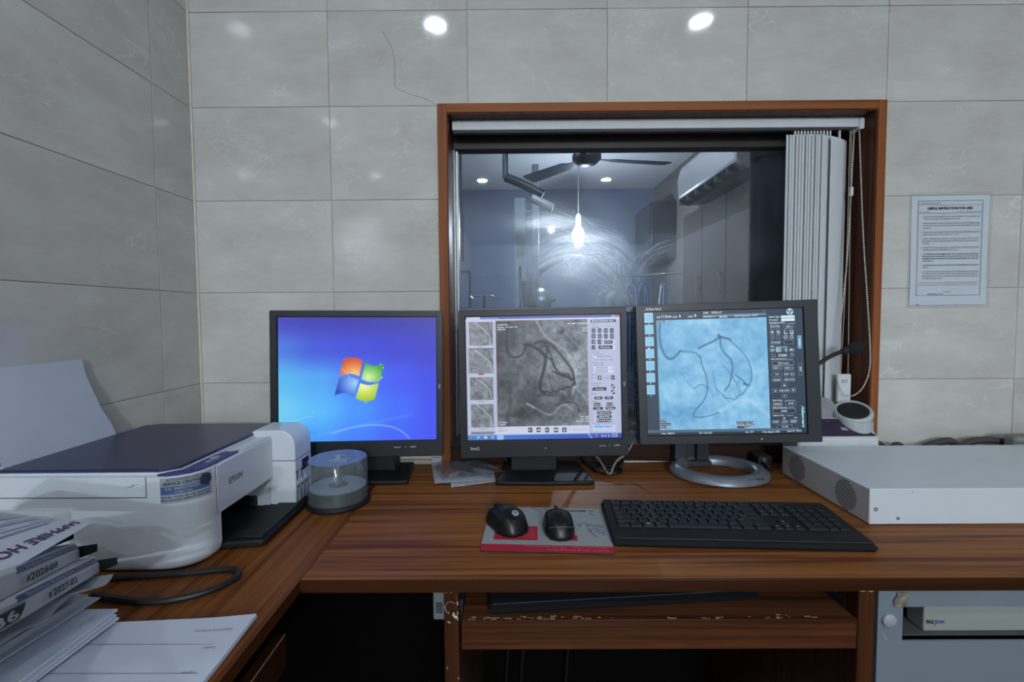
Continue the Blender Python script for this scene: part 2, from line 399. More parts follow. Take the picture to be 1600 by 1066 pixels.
# ---- window
win = thing('window_1', 'wide observation window in a brown teak frame in the tiled wall', 'window', (.4, 1.24, .7505))
win['kind'] = 'structure'; del win['category']
FY0 = 1.240
b = MB(); b.box(WX0, -.1745, FY0, 1.40, WZ0, WZ1); b.build('frame_post', FRAME, win, .0015)
b = MB(); b.box(.977, .999, FY0, 1.40, WZ0, WZ1); b.build('frame_post', FRAME, win, .0015)
b = MB(); b.box(-.1745, .977, FY0, 1.40, 1.7035, WZ1); b.build('frame_head', FRAMEX, win, .0015)
b = MB(); b.box(-.1745, .977, FY0+.004, 1.40, WZ0, .800); b.build('frame_sill', wood('window_sill_shaded', S(36, 21, 15), S(48, 29, 20), S(58, 36, 25), 'X', rough=.5), win, .0015)  # shadow behind the monitors is put into the sill colour
for x0, x1 in ((-.1745, -.1715), (.974, .977)):
    b = MB(); b.box(x0, x1, 1.2435, 1.40, .800, 1.7035); b.build('jamb_lining', JAMB, win)
b = MB(); b.box(-.1715, .974, 1.2435, 1.40, 1.7005, 1.7035); b.build('soffit_lining', JAMB, win)
DKW = pm('dark_window_wood', S(34, 24, 20), .5, var=.2, stretch=(1, 1, 12))
b = MB(); b.box(-.1715, .974, 1.352, 1.392, 1.645, 1.7005); b.build('glazing_head', DKW, win, .002)
b = MB(); b.box(.938, .974, 1.352, 1.392, .800, 1.645); b.build('glazing_stile', DKW, win, .002)
ALU = pm('brushed_aluminium', S(150, 150, 152), .3, metal=.9, var=.1, stretch=(1, 1, .05), scale=400)
b = MB(); b.box(-.1715, -.1655, 1.35, 1.392, .800, 1.645); b.box(-.1655, -.158, 1.362, 1.392, .800, 1.645); b.build('glazing_channel', ALU, win, .001)
b = MB(); b.box(-.158, .938, 1.355, 1.392, 1.168, 1.1835); b.build('transom', pm('grey_transom', S(92, 96, 106), .35, metal=.6), win, .0015)

def smeared_glass():
    m = bpy.data.materials.new('smeared_window_glass'); m.use_nodes = True
    nt = m.node_tree; N = nt.nodes.new; L = nt.links
    nt.nodes.remove(nt.nodes['Principled BSDF']); out = nt.nodes['Material Output']
    geo = N('ShaderNodeNewGeometry')
    def math_(op, a, b=None, c=None):
        n = N('ShaderNodeMath'); n.operation = op
        for i, x in enumerate((a, b, c)):
            if x is None: continue
            if isinstance(x, (int, float)): n.inputs[i].default_value = x
            else: L.new(x, n.inputs[i])
        return n.outputs[0]
    sep = N('ShaderNodeSeparateXYZ'); L.new(geo.outputs['Position'], sep.inputs[0])
    total = None
    # wiping strokes: arcs about a few elbows, each in a soft edged sector
    for cx, cz, r0, r1, a_mid, a_half, amt, seed in (
            (.20, 1.20, .10, .26, 1.55, 1.15, .75, 1.0), (.24, 1.28, .0, .13, 1.6, 2.4, .8, 4.0), (.06, 1.22, .16, .30, 1.2, .8, .45, 7.0),
            (.50, 1.22, .10, .20, 2.3, .85, .45, 11.0), (.30, 1.17, .02, .11, 1.5, 2.0, .5, 15.0), (.16, 1.12, .12, .22, 1.0, .9, .4, 19.0)):
        dx = math_('SUBTRACT', sep.outputs['X'], cx); dz = math_('SUBTRACT', sep.outputs['Z'], cz)
        r = math_('SQRT', math_('ADD', math_('MULTIPLY', dx, dx), math_('MULTIPLY', dz, dz)))
        th = math_('ARCTAN2', dz, dx)
        cv = N('ShaderNodeCombineXYZ'); L.new(math_('MULTIPLY', r, 210.0), cv.inputs[0]); L.new(math_('MULTIPLY', th, 1.7), cv.inputs[1]); cv.inputs[2].default_value = seed
        nz = N('ShaderNodeTexNoise'); nz.inputs['Scale'].default_value = 1; nz.inputs['Detail'].default_value = 3; L.new(cv.outputs[0], nz.inputs['Vector'])
        st = N('ShaderNodeMapRange'); st.inputs['From Min'].default_value = .46; st.inputs['From Max'].default_value = .72; L.new(nz.outputs['Fac'], st.inputs['Value'])
        def band(x, mid, half, soft):
            d = math_('ABSOLUTE', math_('SUBTRACT', x, mid))
            q = N('ShaderNodeMapRange'); q.interpolation_type = 'SMOOTHSTEP'
            q.inputs['From Min'].default_value = half; q.inputs['From Max'].default_value = half-soft; L.new(d, q.inputs['Value']); return q.outputs[0]
        mk = math_('MULTIPLY', band(r, (r0+r1)/2, (r1-r0)/2, (r1-r0)*.42), band(th, a_mid, a_half, a_half*.6))
        t = math_('MULTIPLY', math_('MULTIPLY', mk, math_('MULTIPLY_ADD', st.outputs[0], .85, .15)), amt)
        total = t if total is None else math_('ADD', total, t)
    dust = N('ShaderNodeTexNoise'); dust.inputs['Scale'].default_value = 9; dust.inputs['Detail'].default_value = 5; L.new(geo.outputs['Position'], dust.inputs['Vector'])
    dm = N('ShaderNodeMapRange'); dm.inputs['From Min'].default_value = .4; dm.inputs['From Max'].default_value = .8; dm.inputs['To Max'].default_value = .05; dm.inputs['To Min'].default_value = .004; L.new(dust.outputs['Fac'], dm.inputs['Value'])
    film = math_('MINIMUM', math_('ADD', math_('MULTIPLY', total, .78), dm.outputs[0]), .75)
    tr = N('ShaderNodeBsdfTransparent'); tr.inputs[0].default_value = (.80, .86, .92, 1)
    gl = N('ShaderNodeBsdfGlossy'); gl.inputs['Roughness'].default_value = .015
    df = N('ShaderNodeBsdfDiffuse'); df.inputs[0].default_value = (.74, .82, .90, 1)
    tl = N('ShaderNodeBsdfTranslucent'); tl.inputs[0].default_value = (.55, .68, .82, 1)
    rf = N('ShaderNodeBsdfRefraction'); rf.inputs['Color'].default_value = (.86, .93, 1, 1); rf.inputs['Roughness'].default_value = .72; rf.inputs['IOR'].default_value = 1.3
    m0 = N('ShaderNodeMixShader'); m0.inputs[0].default_value = .35; L.new(df.outputs[0], m0.inputs[1]); L.new(tl.outputs[0], m0.inputs[2])
    ms = N('ShaderNodeMixShader'); ms.inputs[0].default_value = .15; L.new(m0.outputs[0], ms.inputs[1]); L.new(rf.outputs[0], ms.inputs[2])
    m1 = N('ShaderNodeMixShader'); L.new(film, m1.inputs[0]); L.new(tr.outputs[0], m1.inputs[1]); L.new(ms.outputs[0], m1.inputs[2])
    fr = N('ShaderNodeFresnel'); fr.inputs[0].default_value = 1.5
    m2 = N('ShaderNodeMixShader'); L.new(math_('MULTIPLY', fr.outputs[0], 1.5), m2.inputs[0]); L.new(m1.outputs[0], m2.inputs[1]); L.new(gl.outputs[0], m2.inputs[2])
    L.new(m2.outputs[0], out.inputs['Surface'])
    return m
GLASS = smeared_glass()
b = MB(); b.box(-.160, .940, 1.368, 1.372, 1.183, 1.647); b.build('glass_pane', GLASS, win)
b = MB(); b.box(-.160, .940, 1.368, 1.372, .800, 1.168); b.build('glass_pane', GLASS, win)

# ------------------------------------------------------------------ procedure room seen through the glass
FY, CF, FXL, FXR = 5.7, 2.7, -2.3, 1.75
BLUEW = pm('pale_blue_wall', S(112, 122, 148), .5, var=.05, scale=3)
fw = MB(); fw.box(FXL, FXR, FY, FY+.1, 0, CF); fwo = struct(fw.build('wall_far', BLUEW))
PTILE = pm('procedure_wall_tile', S(112, 126, 154), .2, var=.05, scale=3)
pt = bpy.data.meshes.new('tile')
for j in range(3):
    for i in range(6):
        q = MB(); q.box(-2.0+i*.6+.003, -2.0+(i+1)*.6-.003, FY-.006, FY+.001, .3+j*.45+.003, .3+(j+1)*.45-.003)
        if i == 0 and j == 0: t0 = q.build('tile', PTILE, fwo)
        else: copy_part(t0, t0.location+Vector((i*.6, 0, j*.45)), fwo)
fw = MB(); fw.box(FXL-.1, FXL, 1.40, FY+.1, 0, CF); struct(fw.build('wall_far_left', BLUEW))
fw = MB(); fw.box(FXR, FXR+.1, 1.40, FY+.1, 0, CF); struct(fw.build('wall_far_right', pm('brown_grey_wall', S(120, 112, 108), .6)))
fw = MB(); fw.box(FXL-.1, FXR+.1, 1.401, FY+.1, CF, CF+.1); fc = struct(fw.build('ceiling', pm('procedure_ceiling_paint', S(200, 200, 202), .8, var=.03, scale=2)))
fw = MB(); fw.box(FXL, FXR, 3.62, 3.66, CF-.05, CF); fw.build('ceiling_beam', pm('procedure_ceiling_paint', S(200, 200, 202), .8), fc)
# ceiling fan
fan = thing('ceiling_fan', 'dark ceiling fan seen through the observation window', 'fan', (.545, 3.37, 2.240))
FANM = pm('dark_fan_metal', S(44, 48, 58), .4, metal=.3)
b = MB(); b.lathe([(.02, 2.240), (.07, 2.250), (.105, 2.285), (.105, 2.315), (.06, 2.340), (.02, 2.360)], 24, Matrix.Translation((.545, 3.37, 0))); b.build('motor', FANM, fan, smooth=True)
b = MB(); b.tube([(.545, 3.37, 2.350), (.545, 3.37, 2.70)], .014, 10); b.lathe([(.05, 2.66), (.06, 2.70)], 16, Matrix.Translation((.545, 3.37, 0))); b.build('down_rod', FANM, fan)
for k in range(3):
    a = math.radians(130+120*k); Mx = Matrix.Translation((.545, 3.37, 2.285)) @ Matrix.Rotation(a, 4, 'Z') @ Matrix.Rotation(math.radians(10), 4, 'X')
    b = MB(); b.prism([(.09, -.02), (.16, -.025), (.2, -.055), (.62, -.07), (.64, -.05), (.64, .05), (.62, .07), (.2, .055), (.16, .025), (.09, .02)], -.003, .003, 'Z', Mx); b.build('blade', FANM, fan)
# split air conditioner on the cupboard side
ac = thing('air_conditioner', 'white split air conditioner high on the right beyond the glass', 'air conditioner', (1.29, 2.83, 1.91))
ACW = pm('ac_white', S(186, 186, 190), .3, var=.03)
b = MB(); b.prism([(1.40, 1.93), (1.22, 1.91), (1.165, 1.96), (1.155, 2.08), (1.18, 2.17), (1.25, 2.20), (1.40, 2.20)], 2.42, 3.24, 'Y'); b.build('body', ACW, ac, .012)
b = MB(); b.hexa([(1.225, 2.46, 1.902), (1.162, 2.46, 1.946), (1.162, 3.20, 1.946), (1.225, 3.20, 1.902), (1.228, 2.46, 1.910), (1.166, 2.46, 1.954), (1.166, 3.20, 1.954), (1.228, 3.20, 1.910)])
b.build('air_outlet', pm('ac_slot', S(30, 32, 36), .5), ac)
for k in range(6):
    b = MB(); y = 2.50+k*.14; b.box(1.16, 1.225, y, y+.006, 1.91, 1.948); b.build('fin', pm('ac_fin', S(80, 84, 90), .5), ac)
# brown cupboards under it, a dark curtain nearer the window
BRN = pm('brown_cupboard_board', S(50, 39, 33), .8, var=.08, stretch=(6, 6, .6), scale=5)
cp = thing('tall_cupboard', 'tall brown cupboard under the air conditioner beyond the glass', 'cupboard', (1.5, 2.95, 0))
b = MB(); b.box(1.32, 1.74, 2.45, 3.5, 0, 1.895); b.build('carcass', BRN, cp)
b = MB(); b.box(1.415, 1.74, 2.45, 3.5, 1.896, 2.69); b.build('upper_panel', BRN, cp)
for k in range(3):
    y = 2.46+k*.35; b = MB(); b.box(1.302, 1.319, y, y+.34, .05, 1.89); d_ = b.build('door', BRN, cp, .002)
    b = MB(); b.tube([(1.285, y+.04, 1.28), (1.285, y+.04, 1.42)], .006, 8); b.box(1.284, 1.303, y+.036, y+.044, 1.29, 1.3); b.box(1.284, 1.303, y+.036, y+.044, 1.4, 1.41); b.build('handle', CHROME, d_)
dk = thing('dark_curtain', 'black curtain hanging just inside the procedure room, right of the cupboard', 'curtain', (1.15, 1.95, .1))
b = MB(); b.grid(lambda u, v: (.915+.50*u+.02*math.sin(40*u), 1.75+.35*u+.03*math.sin(23*u+1), .1+2.3*v), 40, 6, .004); b.build('cloth', pm('black_curtain_cloth', S(20, 18, 18), .9), dk, smooth=True)
b = MB(); b.tube([(.89, 1.72, 2.41), (1.46, 2.12, 2.41)], .01, 8); b.build('rail', pm('dark_rail', S(40, 38, 38), .4), dk)
# hanging bulb
bl = thing('pendant_bulb', 'bright bare bulb hanging in the procedure room behind the smears', 'lamp', (.66, 4.6, 1.88))
MBL = Matrix.Translation((.66, 4.6, 1.94)) @ Matrix.Scale(1.42, 4) @ Matrix.Translation((0, 0, -1.70))
b = MB(); b.lathe([(1e-4, 1.655), (.026, 1.662), (.043, 1.685), (.046, 1.71), (.036, 1.74), (.02, 1.765), (.016, 1.79)], 20, MBL, cap=False)
b.build('bulb', pm('bulb_glow', (1, 1, 1), .3, emit=(.8, .92, 1.0), es=14), bl, smooth=True)
b = MB(); b.lathe([(.018, 1.79), (.02, 1.80), (.02, 1.84), (.006, 1.86)], 16, MBL); b.build('socket', WHITE, bl, smooth=True)
b = MB(); b.tube([(.66, 4.6, 2.16), (.66, 4.6, 2.70)], .004, 6); b.build('cord', WCABLE, bl)
pl_ = bpy.data.lights.new('bulb_light', 'POINT'); pl_.energy = 40; pl_.color = (.86, .93, 1); pl_.shadow_soft_size = .06
po = bpy.data.objects.new('bulb_light', pl_); COL.objects.link(po); po.location = (.66, 4.42, 1.95)
# C-arm arc and its column
ca = thing('c_arm', 'pale curved imaging arm under the bulb in the procedure room', 'imaging arm', (.55, 4.2, 0))
CAW = pm('enamel_grey', S(176, 184, 198), .35, var=.03)
b = MB(); b.tube([(.55+.47*math.cos(a), 4.2, 1.2+.47*math.sin(a)) for a in [PI*(.02+.96*i/28) for i in range(29)]], .035, 10); b.build('arc', CAW, ca, smooth=True)
b = MB(); b.box(.02, .12, 4.1, 4.3, .02, 2.2); b.box(.18, .24, 4.12, 4.24, .02, 2.5); b.build('column', CAW, ca, .01)
b = MB(); b.box(-.05, .6, 3.98, 4.42, 0, .2); b.build('base', CAW, ca, .02)
b = MB(); b.lathe([(.001, 1.14), (.12, 1.15), (.13, 1.3), (.09, 1.36), (.001, 1.37)], 24, Matrix.Translation((.98, 4.2, 0))); b.build('detector', pm('detector_grey', S(120, 126, 140), .4), ca, smooth=True)
# ceiling lamp arm
la = thing('ceiling_lamp_arm', 'dark jointed ceiling arm with a white tube head beyond the glass', 'lamp arm', (-.06, 3.5, 2.22))
b = MB(); b.tube([(-.05, 3.5, 2.20), (.1, 3.5, 2.14), (.235, 3.5, 2.065)], .034, 10, smooth=1); b.build('arm', FANM, la, smooth=True)
b = MB(); b.tube([(.15, 3.5, 2.045), (.31, 3.5, 1.965)], .032, 12); b.build('lamp_head', pm('lamp_white', S(200, 204, 208), .3), la, smooth=True)
b = MB(); b.tube([(-.05, 3.5, 2.19), (-.05, 3.5, 2.70)], .022, 10); b.build('drop_pole', FANM, la)
# tube stand, drip stand, trolley, board, gowns, suspended post
ts = thing('equipment_stand', 'grey equipment stand with a drum shaped head behind the middle monitor', 'equipment', (.13, 3.2, 0))
b = MB(); b.box(.045, .062, 3.18, 3.22, .06, 1.50); b.build('column', pm('stand_dark', S(70, 76, 88), .4, metal=.4), ts)
b = MB(); b.box(.07, .13, 3.12, 3.26, 1.2, 1.39); b.build('control_box', pm('stand_panel', S(52, 54, 60), .4), ts, .006)
b = MB(); b.lathe([(.001, 0), (.07, 0), (.078, .02), (.078, .12), (.05, .14), (.001, .14)], 24, Matrix.Translation((.19, 3.13, 1.26)) @ Matrix.Rotation(PI/2, 4, 'X') @ Matrix.Translation((0, 0, -.06))); b.build('drum_head', pm('stand_metal', S(150, 154, 158), .3, metal=.6), ts, smooth=True)
b = MB(); b.sphere((.275, 3.13, 1.255), .014); b.tube([(.26, 3.13, 1.255), (.30, 3.13, 1.262)], .005, 6); b.build('knob', FANM, ts)
b = MB(); b.box(-.12, .3, 3.0, 3.4, 0, .06); b.build('foot', FANM, ts, .01)
iv = thing('drip_stand', 'thin steel drip stand with two hooks at the left of the glass', 'drip stand', (-.155, 2.5, 0))
b = MB(); b.tube([(-.155, 2.5, .04), (-.155, 2.5, 1.265)], .009, 8); b.build('pole', CHROME, iv)
for sx in (-1, 1):
    b = MB(); b.tube([(-.155, 2.5, 1.263), (-.155+sx*.05, 2.5, 1.265), (-.155+sx*.0625, 2.5, 1.250), (-.155+sx*.075, 2.5, 1.265)], .005, 6, smooth=1); b.build('hook', CHROME, iv)
b = MB()
for k in range(5): a = 2*PI*k/5; b.tube([(-.155, 2.5, .05), (-.155+.2*math.cos(a), 2.5+.2*math.sin(a), .02)], .012, 6)
b.build('foot', CHROME, iv)
tr_ = thing('draped_trolley', 'trolley under a green drape at the lower left of the glass', 'trolley', (-.45, 3.6, 0))
b = MB(); b.box(-.72, -.22, 3.4, 3.9, .35, 1.2); b.build('drape', pm('green_drape', S(60, 104, 92), .8), tr_, .03)
for sx in (-.68, -.26):
    for sy in (3.44, 3.86):
        b = MB(); b.tube([(sx, sy, .0), (sx, sy, .36)], .014, 8); b.build('leg', CHROME, tr_)
bd = thing('wall_board', 'framed blue board on the far wall at the left of the glass', 'board', (-.6, 5.68, 1.3))
b = MB(); b.box(-.80, -.54, 5.672, 5.69, 1.2, 1.68); b.build('panel', pm('blue_board', S(96, 116, 160), .4), bd)
b = MB()
for x0, x1, z0, z1 in ((-.82, -.80, 1.18, 1.70), (-.54, -.52, 1.18, 1.70), (-.8, -.54, 1.18, 1.2), (-.8, -.54, 1.68, 1.70)): b.box(x0, x1, 5.665, 5.69, z0, z1)
b.build('frame', FANM, bd)
for i, (x, yy, c, n_) in enumerate(((1.22, 4.7, S(84, 110, 150), 'steel blue'), (1.36, 4.75, S(110, 130, 168), 'pale blue'), (1.50, 4.5, S(168, 176, 196), 'white patterned'))):
    g = thing('lead_apron', n_+' protective apron hanging beyond the glass, behind the right monitor', 'apron', (x, yy, .55))
    b = MB(); b.grid(lambda u, v: (x+(u-.5)*(.13 if v < .8 else .13*(1-(v-.8)*2)), yy+.012*math.sin(26*u+i), .55+.9*v), 14, 8, .006); b.build('cloth', pm('apron_cloth_%s' % n_.replace(' ', '_'), c, .8, var=.2, scale=30), g, smooth=True)
    b = MB(); b.tube([(x-.05, yy, 1.44), (x, yy, 1.49), (x+.05, yy, 1.44)], .005, 6); b.tube([(x, yy, 1.49), (x, yy, 1.545)], .004, 6); b.build('hanger', CHROME, g)
ar = thing('apron_rail', 'steel rail the protective aprons hang from beyond the glass', 'rail', (1.3, 4.65, 1.55))
b = MB(); b.tube([(1.1, 4.74, 1.55), (1.36, 4.75, 1.553), (1.5, 4.5, 1.55), (1.74, 4.42, 1.55)], .01, 8); b.build('bar', CHROME, ar)
sp = thing('suspended_post', 'dark post hanging from the procedure ceiling, left edge of the glass', 'post', (-.43, 4.0, 1.63))
b = MB(); b.box(-.465, -.425, 3.97, 4.03, 1.63, 2.05); b.build('post', pm('post_grey', S(62, 66, 74), .5), sp, .004)
b = MB(); b.tube([(-.445, 4, 2.05), (-.445, 4, 2.70)], .012, 8); b.build('rod', FANM, sp)
dwn = thing('wall_cabinet', 'dark wall cabinet with a lit strip beside the hanging aprons', 'cabinet', (1.55, 5.2, 1.8))
b = MB(); b.box(1.48, 1.745, 4.9, 5.5, 1.75, 2.35); b.build('carcass', pm('cabinet_dark', S(52, 52, 62), .3), dwn, .006)
b = MB(); b.box(1.465, 1.48, 4.92, 5.48, 1.77, 2.33); d_ = b.build('door', pm('cabinet_glass_door', S(40, 46, 60), .1), dwn, .003)
b = MB(); b.box(1.44, 1.475, 4.95, 5.4, 1.80, 1.815); b.build('handle', CHROME, d_)

# ------------------------------------------------------------------ vertical blind in the window
BW = pm('blind_white', S(212, 215, 218), .5, var=.03)
FAB = pm('blind_fabric', S(204, 207, 210), .85, var=.05, scale=300)
vb = thing('vertical_blind', 'white vertical blind drawn to the right side of the window', 'blind', (.40, 1.30, 1.672))
b = MB(); b.box(-.165, .957, 1.283, 1.318, 1.674, 1.7005); b.build('headrail', BW, vb, .002)
b = MB(); b.box(-.160, .95, 1.292, 1.309, 1.670, 1.676); b.build('rail_slot', pm('rail_slot', S(60, 58, 56), .5), vb)
b = MB(); b.box(.9575, .972, 1.281, 1.32, 1.668, 1.7); b.build('end_cap', BW, vb, .003)
for x in (-.105, .87):
    b = MB(); b.box(x, x+.03, 1.279, 1.32, 1.696, 1.7004); b.build('bracket', CHROME, vb)
def slat(cx, ang, top=1.652):
    Mx = Matrix.Translation((cx, 1.300, 0)) @ Matrix.Rotation(ang, 4, 'Z')
    b = MB()
    b.grid(lambda u, v: (.0035*(1-(2*u-1)**2), (u-.5)*.084, .80+(top-.80)*v), 6, 1, .0009, Mx)
    return b.build('slat', FAB, vb, smooth=True)
for k in range(12):
    slat(.791+k*.0089, math.radians(-58+1.5*math.sin(k*2.3)))
    b = MB(); x = .791+k*.0089; b.box(x-.002, x+.002, 1.297, 1.303, 1.65, 1.672); b.build('hook', BW, vb)
slat(.915, math.radians(-60), 1.648)
b = MB(); b.box(.913, .917, 1.297, 1.303, 1.642, 1.672); b.build('hook', BW, vb)
loop = [(.9515, 1.293, 1.668), (.9465, 1.292, 1.50), (.9375, 1.285, 1.33), (.922, 1.278, 1.18), (.9037, 1.27, 1.07), (.901, 1.266, 1.00), (.904, 1.262, .960), (.917, 1.25, .932),
        (.936, 1.243, .934), (.955, 1.236, .958), (.968, 1.234, 1.00), (.970, 1.235, 1.05), (.965, 1.243, 1.18), (.966, 1.268, 1.36), (.9655, 1.293, 1.668)]
def resample(pts, step):
    pts = [Vector(p) for p in pts]
    for _ in range(3):
        q = [pts[0]]
        for a, c in zip(pts, pts[1:]): q += [a*.75+c*.25, a*.25+c*.75]
        pts = q+[pts[-1]]
    out = [pts[0]]; acc = 0
    for a, c in zip(pts, pts[1:]):
        L_ = (c-a).length
        while acc+L_ >= step:
            t = (step-acc)/L_; a = a.lerp(c, t); L_ = (c-a).length; out.append(a.copy()); acc = 0
        acc += L_
    return out
b = MB()
for p in resample(loop, .0062): b.sphere(p, .0023, 6, 4)
b.tube(loop, .0006, 4, smooth=2); b.build('bead_chain', pm('bead_white', S(206, 204, 196), .4), vb, kind='stuff')
b = MB(); b.lathe([(.001, -.013), (.0048, -.012), (.0048, .012), (.001, .013)], 10, Matrix.Translation((.9475, 1.292, 1.50))); b.build('chain_connector', BW, vb)
b = MB(); b.tube([(.940, 1.293, 1.668), (.935, 1.285, 1.3), (.916, 1.270, .989)], .0009, 5, smooth=1); b.tube([(.944, 1.293, 1.668), (.943, 1.285, 1.3), (.936, 1.270, .989)], .0009, 5, smooth=1); b.build('cord', pm('cord_white', S(180, 174, 160), .8), vb)
b = MB(); b.prism(rrect(.9065, .9425, .910, .991, .003), 1.2660, 1.2745, 'Y'); cwt = b.build('cord_weight', BW, vb, .0015)
b = MB(); b.box(.9155, .932, 1.2650, 1.2664, .966, .976); b.build('weight_window', pm('weight_grey', S(176, 180, 182), .4), cwt)

# ------------------------------------------------------------------ notice on the wall
nt_ = thing('wall_notice', 'white printed instruction notice taped to the tiles right of the window', 'notice', (1.188, D-.001, 1.18))
Mn = rot_frame((1.1885, D-.0016, 1.3295), (math.cos(.006), 0, math.sin(.006)), (-math.sin(.006), 0, math.cos(.006)), (0, -1, 0))
b = MB(); b.box(-.112, .114, -.157, .157, -.0006, -.0002, Mn); b.build('plastic_sleeve', clear_mat('clear_sleeve', (.97, .98, .98), .05, .06, (.8, .8, .76), .15), nt_)
b = MB(); b.grid(lambda u, v: Mn @ Vector(((u-.5)*.2085-.001, (v-.5)*.295, .0004+.0006*math.sin(6*v+2*u))), 6, 10, .0003); b.build('sheet', pm('notice_paper', S(196, 205, 212), .8, var=.02), nt_, smooth=True)
b = MB(); Mt = Mn @ Matrix.Translation((0, 0, .0014))
def frame_lines(mb, x0, x1, y0, y1, t, M):
    mb.box(x0, x1, y0, y0+t, 0, .00005, M); mb.box(x0, x1, y1-t, y1, 0, .00005, M); mb.box(x0, x0+t, y0, y1, 0, .00005, M); mb.box(x1-t, x1, y0, y1, 0, .00005, M)
frame_lines(b, -.088, .086, -.122, .134, .0008, Mt)
for yy in (.122, .1): b.box(-.088, .086, yy, yy+.0006, 0, .00005, Mt)
text(b, 'USEFUL INSTRUCTION FOR USER', Mt, -.002, .1105, h=.0062, wd=.122, bold=.035, center=True)
text(b, 'ALLENGERS MEDICAL SYSTEMS LTD', Mt, -.085, .1255, h=.0024, wd=.058, bold=.01)
text(b, 'CODE: INS/USER/01', Mt, -.085, .1025, h=.0022, wd=.032); text(b, 'REV. NO. 01', Mt, .014, .1025, h=.0022, wd=.02); text(b, 'EFFECTIVE DATE: 01/01/11', Mt, .042, .1025, h=.0022, wd=.042)
body = [('1.', ['IN CASE OF ANY PROBLEM IN THE SYSTEM CONTACT TOLL FREE NO. OF', 'THE COMPANY FOR ANY EMERGENCY SERVICES.'], 0),
        ('2.', ['PLEASE ENSURE PROPER VENTILATION OF SYSTEM & TEMPERATURE', 'IN THE CONTROL ROOM AND EQUIPMENT ROOM MUST BE BELOW 22 DEG.', 'CELSIUS.'], 0),
        ('3.', ['TURN ON THE EQUIPMENT STRICTLY IN SEQUENCE BEFORE PROCEDURE', 'EXPOSURES SHOULD BE WITHIN DUTY CYCLE.'], 0),
        ('4.', ['SWITCH OFF THE MACHINE FROM THE CONTROL PANEL WHEN IT IS NOT', 'EQUIPMENT IS NOT IN USE. RUNNING CONTINUOUSLY MAY BE HARM TO', 'SYSTEM.'], 0),
        ('5.', ['ALWAYS PUT THE CLEAN DRY COVER AFTER CLEANING THE MAIN', 'MACHINE SURFACES AND REMOVE ANY DUST.'], 0),
        ('6.', ['IT IS STRONGLY RECOMMENDED THAT INDEPENDENT EARTHING', 'SHOULD BE AVAILABLE AT THE POWER OUTLET IN THE', 'EXAMINATION ROOM AND CONTROL ROOM SEPARATE TO GROUND', 'VOLTAGE ETC.'], .012),
        ('7.', ['THE FREQUENCY OF INPUT SUPPLY AT 3 PHASE MAINS SHOULD BE', 'STEADY.'], .008),
        ('8.', ['AS THERE IS ALWAYS A POSSIBILITY OF POWER FAILURE TO AVOID', 'ANY DATA LOSS IT ENSURE THAT THE CONTROL ROOM AS WELL AS', 'EXAMINATION ROOM UPS ARE READY AND DATA IS ALWAYS BACKUP', 'TO DISK AT ONCE DAILY.'], 0)]
yy = .0895
for n_, ls, bo in body:
    text(b, n_, Mt, -.079, yy, h=.0028)
    for l in ls:
        full = len(l) > 44; text(b, l, Mt, -.073, yy, h=.0032, wd=.152 if full else .152*len(l)/60, bold=bo); yy -= .0061
    yy -= .0055
text(b, 'PLEASE FOLLOW THE INSTRUCTIONS FOR BETTER PERFORMANCE OF', Mt, -.084, yy, h=.0023, wd=.164); text(b, 'MACHINE IN ADDITION TO THE MACHINE USER MANUAL INSTRUCTIONS', Mt, -.084, yy-.0061, h=.0023, wd=.16)
text(b, 'THANK YOU', Mt, -.004, yy-.025, h=.0026, bold=.01, center=True); text(b, 'CONTROLLED COPY', Mt, -.058, -.1195, h=.003, wd=.044, bold=.02)
b.box(-.103, -.096, -.136, -.1345, 0, .00005, Mt @ Matrix.Rotation(.12, 4, 'Z'))
b.build('print', INK, nt_, kind='stuff')

# ------------------------------------------------------------------ desk
YF, XE, DZ, LIPZ = .692, -.336, .75, .7293
desk = thing('desk', 'L shaped teak laminate desk along both tiled walls', 'desk', (.2, .9, 0))
b = MB(); b.box(XE+.0004, 1.75, YF+.002, D-.001, .732, DZ); b.build('worktop', WOOD_X, desk)
b = MB(); b.box(X0+.001, XE-.0006, -.45, D-.001, .732, DZ); b.build('worktop', WOOD_Y, desk)
b = MB(); b.box(XE-.0004, 1.75, YF, YF+.018, LIPZ, DZ-.0002); b.build('front_edge', LIP, desk, .0012)
b = MB(); b.box(XE-.018, XE, -.45, YF-.0005, LIPZ, DZ-.0002); b.build('front_edge', wood('teak_edge_y', S(58, 30, 14), S(70, 37, 17), S(80, 43, 21), 'Y', scale=.6), desk, .0012)
b = MB(); b.box(-.30, 1.7, YF+.001, YF+.0022, LIPZ-.0001, LIPZ+.0003); b.build('scuff_line', pm('pale_scuff', S(150, 120, 84), .8), desk)
def panel(name, x0, x1, y0, y1, z0, z1, m=WOOD_Z, bev=.001): 
    b = MB(); b.box(x0, x1, y0, y1, z0, z1); return b.build(name, m, desk, bev)
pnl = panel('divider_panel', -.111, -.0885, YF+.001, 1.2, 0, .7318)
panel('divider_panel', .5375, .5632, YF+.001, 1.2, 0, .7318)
DKB = pm('shaded_carcass_board', S(10, 7, 6), .9, var=.2, spec=.05)  # under-desk shade painted as a near-black board colour
panel('back_panel', X0+.02, 1.74, 1.202, 1.22, .12, .7318, DKB)  # added to hide the bright tiles and keep the underside dark
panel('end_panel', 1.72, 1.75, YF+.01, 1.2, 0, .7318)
panel('left_side_panel', X0+.004, X0+.022, -.4, 1.2, 0, .7318, DKB)
